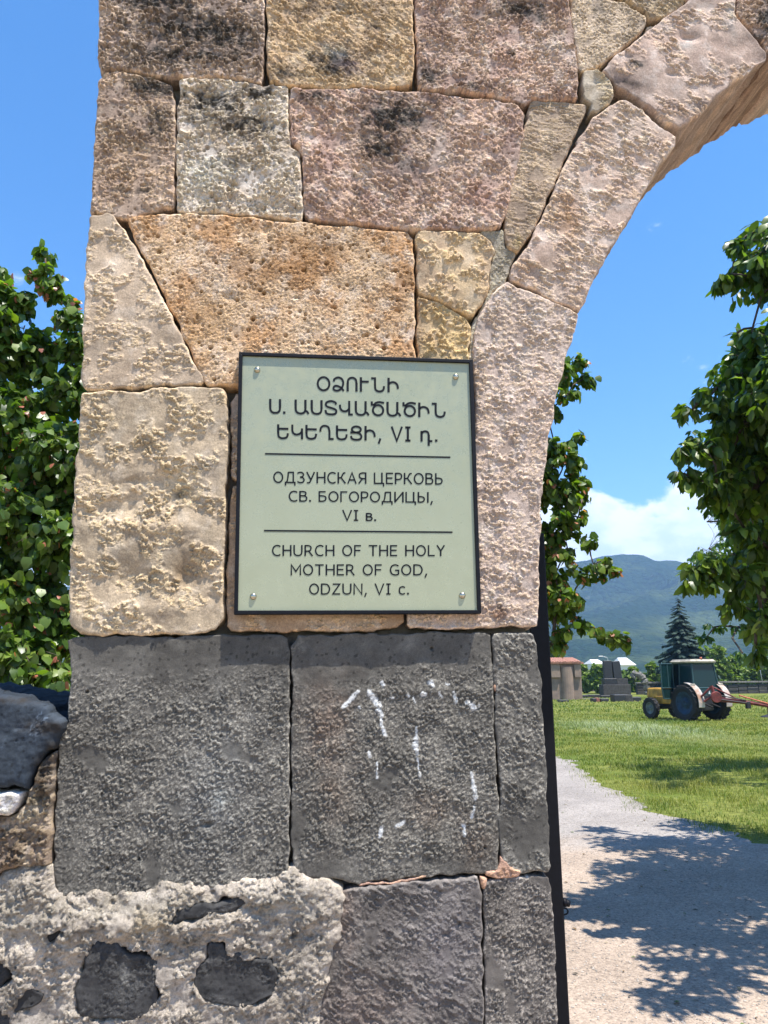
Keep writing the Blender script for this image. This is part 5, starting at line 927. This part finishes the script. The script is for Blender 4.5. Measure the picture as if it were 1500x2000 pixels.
# white roofed houses far off, street lamp, pole
def house(px0, px1, pt, pe, Y, label):
    z0 = zg(Y); cx = gx_((px0 + px1) / 2, Y); h = (gx_(px1, Y) - gx_(px0, Y)) / 2; r = empty('distant_house', (cx, Y, z0), 0, label=label, cat='house'); ze = gz_(pe, Y) - z0; zt = gz_(pt, Y) - z0
    MB().box(-h * .95, h * .95, 0, 8, -.1, ze).build('wall', M_WHITE, r); MB().add([(-h, -.5, ze), (h, -.5, ze), (h, 8.5, ze), (-h, 8.5, ze), (-h * .6, 4, zt), (h * .6, 4, zt)], [(0, 1, 5, 4), (1, 2, 5), (2, 3, 4, 5), (3, 0, 4), (3, 2, 1, 0)]).build('roof', M_WHITE, r)
    for k in (-.5, 0, .5): MB().box(h * k - .5, h * k + .5, -.05, -.003, ze * .35, ze * .75).build('window', M_GRAN, r)
house(1214, 1244, 1284, 1299, 170, 'white roofed house far off right of the twin slabs')
house(1158, 1184, 1287, 1296, 190, 'low white roof far off left of the twin slabs')
Yl = 110; ll = empty('street_lamp', (gx_(1190, Yl), Yl, zg(Yl)), 0, label='thin street lamp standing behind the twin slab monument', cat='street lamp'); ht = gz_(1282, Yl) - zg(Yl)
M_GALV = mat_plain('galvanised', (.50, .51, .52), .5, metal=.6, var=.1)
MB().tube([(0, 0, 0), (0, 0, ht * .9), (-.1, 0, ht * .97), (-.7, 0, ht)], [.07, .05, .045, .04], 8).build('lamp_post', M_GALV, ll, smooth=True); MB().box(-1.3, -.65, -.1, .1, ht - .03, ht + .07, .03).build('lamp_head', M_GALV, ll)
Yp = depth_of(1352, 1490); pl = empty('pole', (gx_(1491, Yp), Yp, zg(Yp)), 0, label='thin pale leaning pole at the right before the wall', cat='pole'); zz = gz_(1283, Yp) - zg(Yp); dx = gx_(1484, Yp) - gx_(1491, Yp)
MB().tube([(0, 0, -.1), (dx, 0, zz)], [.045, .035], 8).build('shaft', M_GALV, pl, smooth=True); MB().tube([(dx - .01, 0, zz), (dx - .012, 0, zz + .06)], .05, 8).build('cap', M_GALV, pl)

# ------------------------------------------------------------------ tractor
M_TY = mat_plain('tyre_rubber', (.018, .018, .019), .85, var=.3, scale=12, bump=.004); M_BLUE = mat_plain('blue_rim', (.012, .045, .095), .7, var=.6, scale=5)
M_RIM2 = mat_plain('dusty_rim', (.14, .17, .16), .8, var=.5, scale=6); M_YEL = mat_plain('yellow_bonnet', (.58, .30, .03), .55, var=.5, scale=3); M_TEAL = mat_plain('teal_cab_paint', (.020, .060, .062), .5, var=.3, scale=4)
M_CREAM = mat_plain('cream_roof', (.50, .44, .35), .7, var=.4, scale=3); M_ENG = mat_plain('oily_iron', (.022, .021, .022), .6, var=.4, scale=8, bump=.004)
M_RED = mat_plain('red_implement_paint', (.20, .035, .028), .65, var=.6, scale=4); M_ORNG = mat_plain('orange_red_bar', (.50, .13, .06), .5, var=.3, scale=4); M_FEND = mat_plain('rusty_white_fender', (.46, .42, .38), .65, var=.5, scale=2.2, c2=(.32, .17, .10))
mg, tg, bgl = new_mat('tinted_glass'); bgl.inputs['Base Color'].default_value = (.008, .030, .032, 1); bgl.inputs['Specular IOR Level'].default_value = .25; bgl.inputs['Roughness'].default_value = .2; bgl.inputs['Alpha'].default_value = .85; M_GLS = mg
gp = ground_at(1372, 1408); TX, TY_ = gp[0], gp[1]
TR = empty('tractor', (TX, TY_, gp[2]), R(22), label='old tractor with teal cab, cream roof, yellow bonnet and open door on the grass', cat='tractor')
def lathe_x(prof, n=28):                                            # profile (x, r) round the x axis
    V = []; F = []
    for x, r in prof:
        for k in range(n): t = 2 * math.pi * k / n; V.append((x, r * math.cos(t), r * math.sin(t)))
    m = len(prof)
    for i in range(m - 1):
        for k in range(n): F.append((i * n + k, i * n + (k + 1) % n, (i + 1) * n + (k + 1) % n, (i + 1) * n + k))
    return V, F
def wheel(x, y, r, w, rim_r, lugs, rimmat, side):
    root = mesh_np('wheel', [(0, 0, 0), (0, .02, 0), (0, 0, .02)], [(0, 1, 2)], M_ENG, TR); root.location = (x, y, r)
    h = w / 2; V, F = lathe_x([(-h * .7, rim_r), (-h, rim_r + (r - rim_r) * .4), (-h * .96, r * .93), (-h * .6, r * .955), (h * .6, r * .955), (h * .96, r * .93), (h, rim_r + (r - rim_r) * .4), (h * .7, rim_r)]); mb = MB().add(V, F)
    for k in range(lugs):
        t = 2 * math.pi * k / lugs
        for s in (-1, 1):
            m = Matrix.Rotation(t + (math.pi / lugs if s > 0 else 0), 4, 'X') @ Matrix.Translation((s * h * .5, 0, r * .955)) @ Matrix.Rotation(s * .6, 4, 'Z'); mb.box(-h * .52, h * .52, -r * .028, r * .028, -.01, r * .05, M_=m)
    mb.build('tyre', M_TY, root, smooth=False)
    V, F = lathe_x([(-h * .72, rim_r * 1.01), (-h * .72, rim_r * .9), (-h * .2, rim_r * .78), (-h * .1, rim_r * .3), (-h * .5, rim_r * .28), (-h * .5, .01), (h * .5, .01), (h * .5, rim_r * .28), (h * .1, rim_r * .3), (h * .2, rim_r * .78), (h * .72, rim_r * .9), (h * .72, rim_r * 1.01)]); MB().add(V, F).build('rim', rimmat, root, smooth=True)
    return root
wheel(-.82, 0, .80, .42, .50, 20, M_BLUE, -1); wheel(.82, 0, .80, .42, .50, 20, M_BLUE, 1); wheel(-.76, 2.4, .50, .24, .27, 16, M_RIM2, -1); wheel(.76, 2.4, .50, .24, .27, 16, M_RIM2, 1)
mb = MB(); mb.box(-.28, .28, .2, 2.9, .55, 1.05, .04); mb.tube([(-.75, 0, .80), (.75, 0, .80)], .14, 10); mb.tube([(-.66, 2.4, .5), (.66, 2.4, .5)], .07, 8); mb.box(-.32, .32, -.45, .5, .45, 1.15, .05); mb.box(-.2, .2, 2.9, 3.15, .5, .8, .03)
mb.build('chassis', M_ENG, TR)
mb = MB(); mb.box(-.40, .40, .98, 3.1, .95, 1.42, .06, taper=.03); mb.build('bonnet', M_YEL, TR)
MB().box(-.46, -.34, 1.4, 2.4, .70, 1.05, .03).build('side_panel', M_YEL, TR); MB().box(-.33, .33, 3.102, 3.13, .98, 1.36, .01).build('grille', M_ENG, TR)
MB().tube([(.2, 1.9, 1.45), (.2, 1.9, 2.15)], [.05, .04], 8).build('exhaust', M_ENG, TR, smooth=True)
# cab
cz0, cz1 = 1.22, 2.55; bx0, bx1, by0, by1 = -.72, .72, -.42, .95; mb = MB()
ins_ = .07
crn = [((-.72, -.42), (-.62, -.30)), ((.72, -.42), (.62, -.30)), ((-.72, 0.95), (-.62, 0.87)), ((.72, 0.95), (.62, 0.87))]
for (a, b), (c, d) in crn: mb.tube([(a, b, cz0 + .1), (c, d, cz1)], .038, 6)
mb.tube([(-.74, .45, cz0 + .1), (-.64, .45, cz1)], .03, 6); mb.tube([(.74, .45, cz0 + .1), (.64, .45, cz1)], .03, 6)
for z, k in ((cz0 + .22, 0), (cz1 - .03, 1)):
    q = [(p[k][0], p[k][1], z) for p in (crn[0], crn[1], crn[3], crn[2])]; 
    for i in range(4): mb.tube([q[i], q[(i + 1) % 4]], .038, 6)
mb.build('cab_frame', M_TEAL, TR)
MB().box(-.72, .72, -.44, 0.95, .98, cz0 + .20, .04).build('cab_body', M_TEAL, TR)
MB().box(-.22, .22, .15, .6, cz0 + .2, cz0 + .75, .05).build('seat', M_ENG, TR)
def pane(pts): 
    P = [Vector(p) for p in pts]; n_ = (P[1] - P[0]).cross(P[2] - P[0]).normalized() * .006; V = [tuple(p - n_) for p in P] + [tuple(p + n_) for p in P]
    return mesh_np('window', V, [(3, 2, 1, 0), (4, 5, 6, 7), (0, 1, 5, 4), (1, 2, 6, 5), (2, 3, 7, 6), (3, 0, 4, 7)], M_GLS, TR, smooth=False)
zl, zh = cz0 + .24, cz1 - .06
pane([(-.68, -.40, zl), (.68, -.40, zl), (.59, -.30, zh), (-.59, -.30, zh)]); pane([(.68, 0.93, zl), (-.68, 0.93, zl), (-.59, 0.85, zh), (.59, 0.85, zh)])
pane([(-.71, .42, zl), (-.71, -.36, zl), (-.61, -.26, zh), (-.61, .42, zh)]); pane([(.71, -.36, zl), (.71, .42, zl), (.61, .42, zh), (.61, -.26, zh)]); pane([(.71, .48, zl), (.71, .90, zl), (.61, .83, zh), (.61, .48, zh)])
MB().box(-.76, .76, -.46, 1.0, cz1, cz1 + .16, .07, taper=.05).build('roof', M_CREAM, TR); MB().tube([(-.1, -.35, cz1 + .15), (-.1, -.35, cz1 + .25)], .05, 8).build('beacon', M_ORNG, TR, smooth=True)
# open door swung out to the left
dr = mesh_np('door', [(0, 0, 0), (0, .01, 0), (0, 0, .01)], [(0, 1, 2)], M_TEAL, TR); dr.location = (-.74, .80, 0); dr.rotation_euler = (0, 0, R(8))
mb = MB(); zz0, zz1 = 1.45, 2.52
for a, b in (((0, 0, zz0), (0, 0, zz1)), ((-.80, 0, zz0), (-.76, 0, zz1)), ((0, 0, zz1), (-.76, 0, zz1)), ((0, 0, zz0), (-.80, 0, zz0)), ((0, 0, zz0), (-.12, 0, .95)), ((-.8, 0, zz0), (-.72, 0, .98)), ((-.12, 0, .95), (-.72, 0, .98)), ((-.34, 0, zz0), (-.34, 0, zz1))): mb.tube([a, b], .032, 6)
mb.build('door_frame', M_TEAL, dr)
for q in ([(-.02, 0, zz0), (-.78, 0, zz0), (-.74, 0, zz1), (-.02, 0, zz1)], [(-.02, 0, zz0 - .03), (-.14, 0, .97), (-.70, 0, 1.0), (-.78, 0, zz0 - .03)]):
    V = [(a, -.005, c) for a, b, c in q] + [(a, .005, c) for a, b, c in q]; mesh_np('pane', V, [(3, 2, 1, 0), (4, 5, 6, 7), (0, 1, 5, 4), (1, 2, 6, 5), (2, 3, 7, 6), (3, 0, 4, 7)], M_GLS, dr, smooth=False)
for s in (-1, 1):                                                   # bent mudguards over the rear wheels
    pr = [(.90 * math.cos(t), .80 + .90 * math.sin(t)) for t in np.linspace(R(95), R(190), 9)]; V = []; F = []
    for (yy, z2) in pr: V += [(s * .62, yy, z2), (s * .95, yy, z2), (s * .95, yy * .97, z2 - .03), (s * .62, yy * .97, z2 - .03)]
    for i in range(len(pr) - 1):
        for k in range(4): F.append((i * 4 + k, i * 4 + (k + 1) % 4, (i + 1) * 4 + (k + 1) % 4, (i + 1) * 4 + k))
    F += [(0, 1, 2, 3), tuple(range(len(V) - 4, len(V)))]; MB().add(V, F).build('mudguard', M_FEND, TR)
    MB().box(s * .80 - .12, s * .80 + .12, -.50, -.42, 1.52, 1.64, .02).build('tail_lamp', M_CREAM, TR)
MB().prism([(.04, 1.18), (.16, 1.18), (.10, 1.32)], -.475, -.462).build('warning_plate', M_WHITE, TR)
MB().tube([(-.2, -.45, .75), (-.2, -.9, .62)], .035, 6).build('lower_link', M_ENG, TR); MB().tube([(.2, -.45, .75), (.2, -.9, .62)], .035, 6).build('lower_link', M_ENG, TR)
# mower carried behind, its beam reaching out to the right
Yi = TY_ - 1.3; ix = gx_(1386, Yi); zi = zg(Yi); W = empty('disc_mower', (ix, Yi, zi), 0, label='red mower frame with long beam and disc hitched behind the tractor', cat='mower'); px_ = lambda p: gx_(p, Yi) - ix; pz_ = lambda p: gz_(p, Yi) - zi
MB().tube([(px_(1388), 0, pz_(1341)), (px_(1392), -.05, pz_(1362))], .075, 6).build('mast', M_RED, W)
MB().tube([(px_(1388), 0, pz_(1343)), (px_(1366), .3, pz_(1368))], .05, 6).build('mast', M_RED, W)
MB().tube([(px_(1374), .15, pz_(1372)), (px_(1392), -.02, pz_(1358)), (px_(1400), -.1, pz_(1372))], .055, 6).build('mount_frame', M_RED, W)
MB().tube([(px_(1388), 0, pz_(1342)), (px_(1424), -.1, pz_(1361)), (px_(1432), -.1, pz_(1366))], .032, 6).build('top_brace', M_RED, W)
MB().tube([(px_(1438), -.12, pz_(1360)), (px_(1487), -.15, pz_(1375)), (px_(1540), -.15, pz_(1392))], .035, 6).build('top_brace', M_ORNG, W)
mb = MB(); V, F = lathe_x([(-.06, .02), (-.06, .22), (-.03, .24), (.03, .24), (.06, .22), (.06, .02)], 18); mm = Matrix.Translation((px_(1393), -.15, pz_(1363))) @ Matrix.Rotation(R(90), 4, 'Z'); mb.add([tuple(mm @ Vector(v)) for v in V], F).build('pulley', M_RED, W)
mb = MB(); mb.tube([(px_(1396), -.18, pz_(1359)), (px_(1450), -.18, pz_(1370))], .028, 6); mb.build('belt', M_ENG, W); MB().tube([(px_(1396), -.18, pz_(1367)), (px_(1450), -.18, pz_(1375))], .028, 6).build('belt', M_ENG, W)
MB().tube([(px_(1400), -.1, pz_(1368)), (px_(1455), -.1, pz_(1374)), (px_(1500), -.1, pz_(1382)), (px_(1560), -.1, pz_(1392))], [.10, .085, .08, .075], 8).build('beam', M_RED, W)
MB().box(px_(1450), px_(1458), -.2, 0, pz_(1386), pz_(1372), .02).build('bracket', M_ENG, W); MB().box(px_(1492), px_(1500), -.2, 0, pz_(1396), pz_(1383), .02).build('disc_hub', M_RED, W)
for p in (1493, 1540):
    mb = MB(); pr = [(0, .36), (.03, .34), (.09, .15), (.13, .05)]; V = []; F = []; n = 20
    for h, r in pr:
        for k in range(n): V.append((px_(p) + r * math.cos(2 * math.pi * k / n), -.1 + r * math.sin(2 * math.pi * k / n), pz_(1403) + h))
    for i in range(3):
        for k in range(n): F.append((i * n + k, i * n + (k + 1) % n, (i + 1) * n + (k + 1) % n, (i + 1) * n + k))
    F += [tuple(range(n - 1, -1, -1)), tuple(range(3 * n, 4 * n))]; mb.add(V, F).build('disc', M_ENG, W)
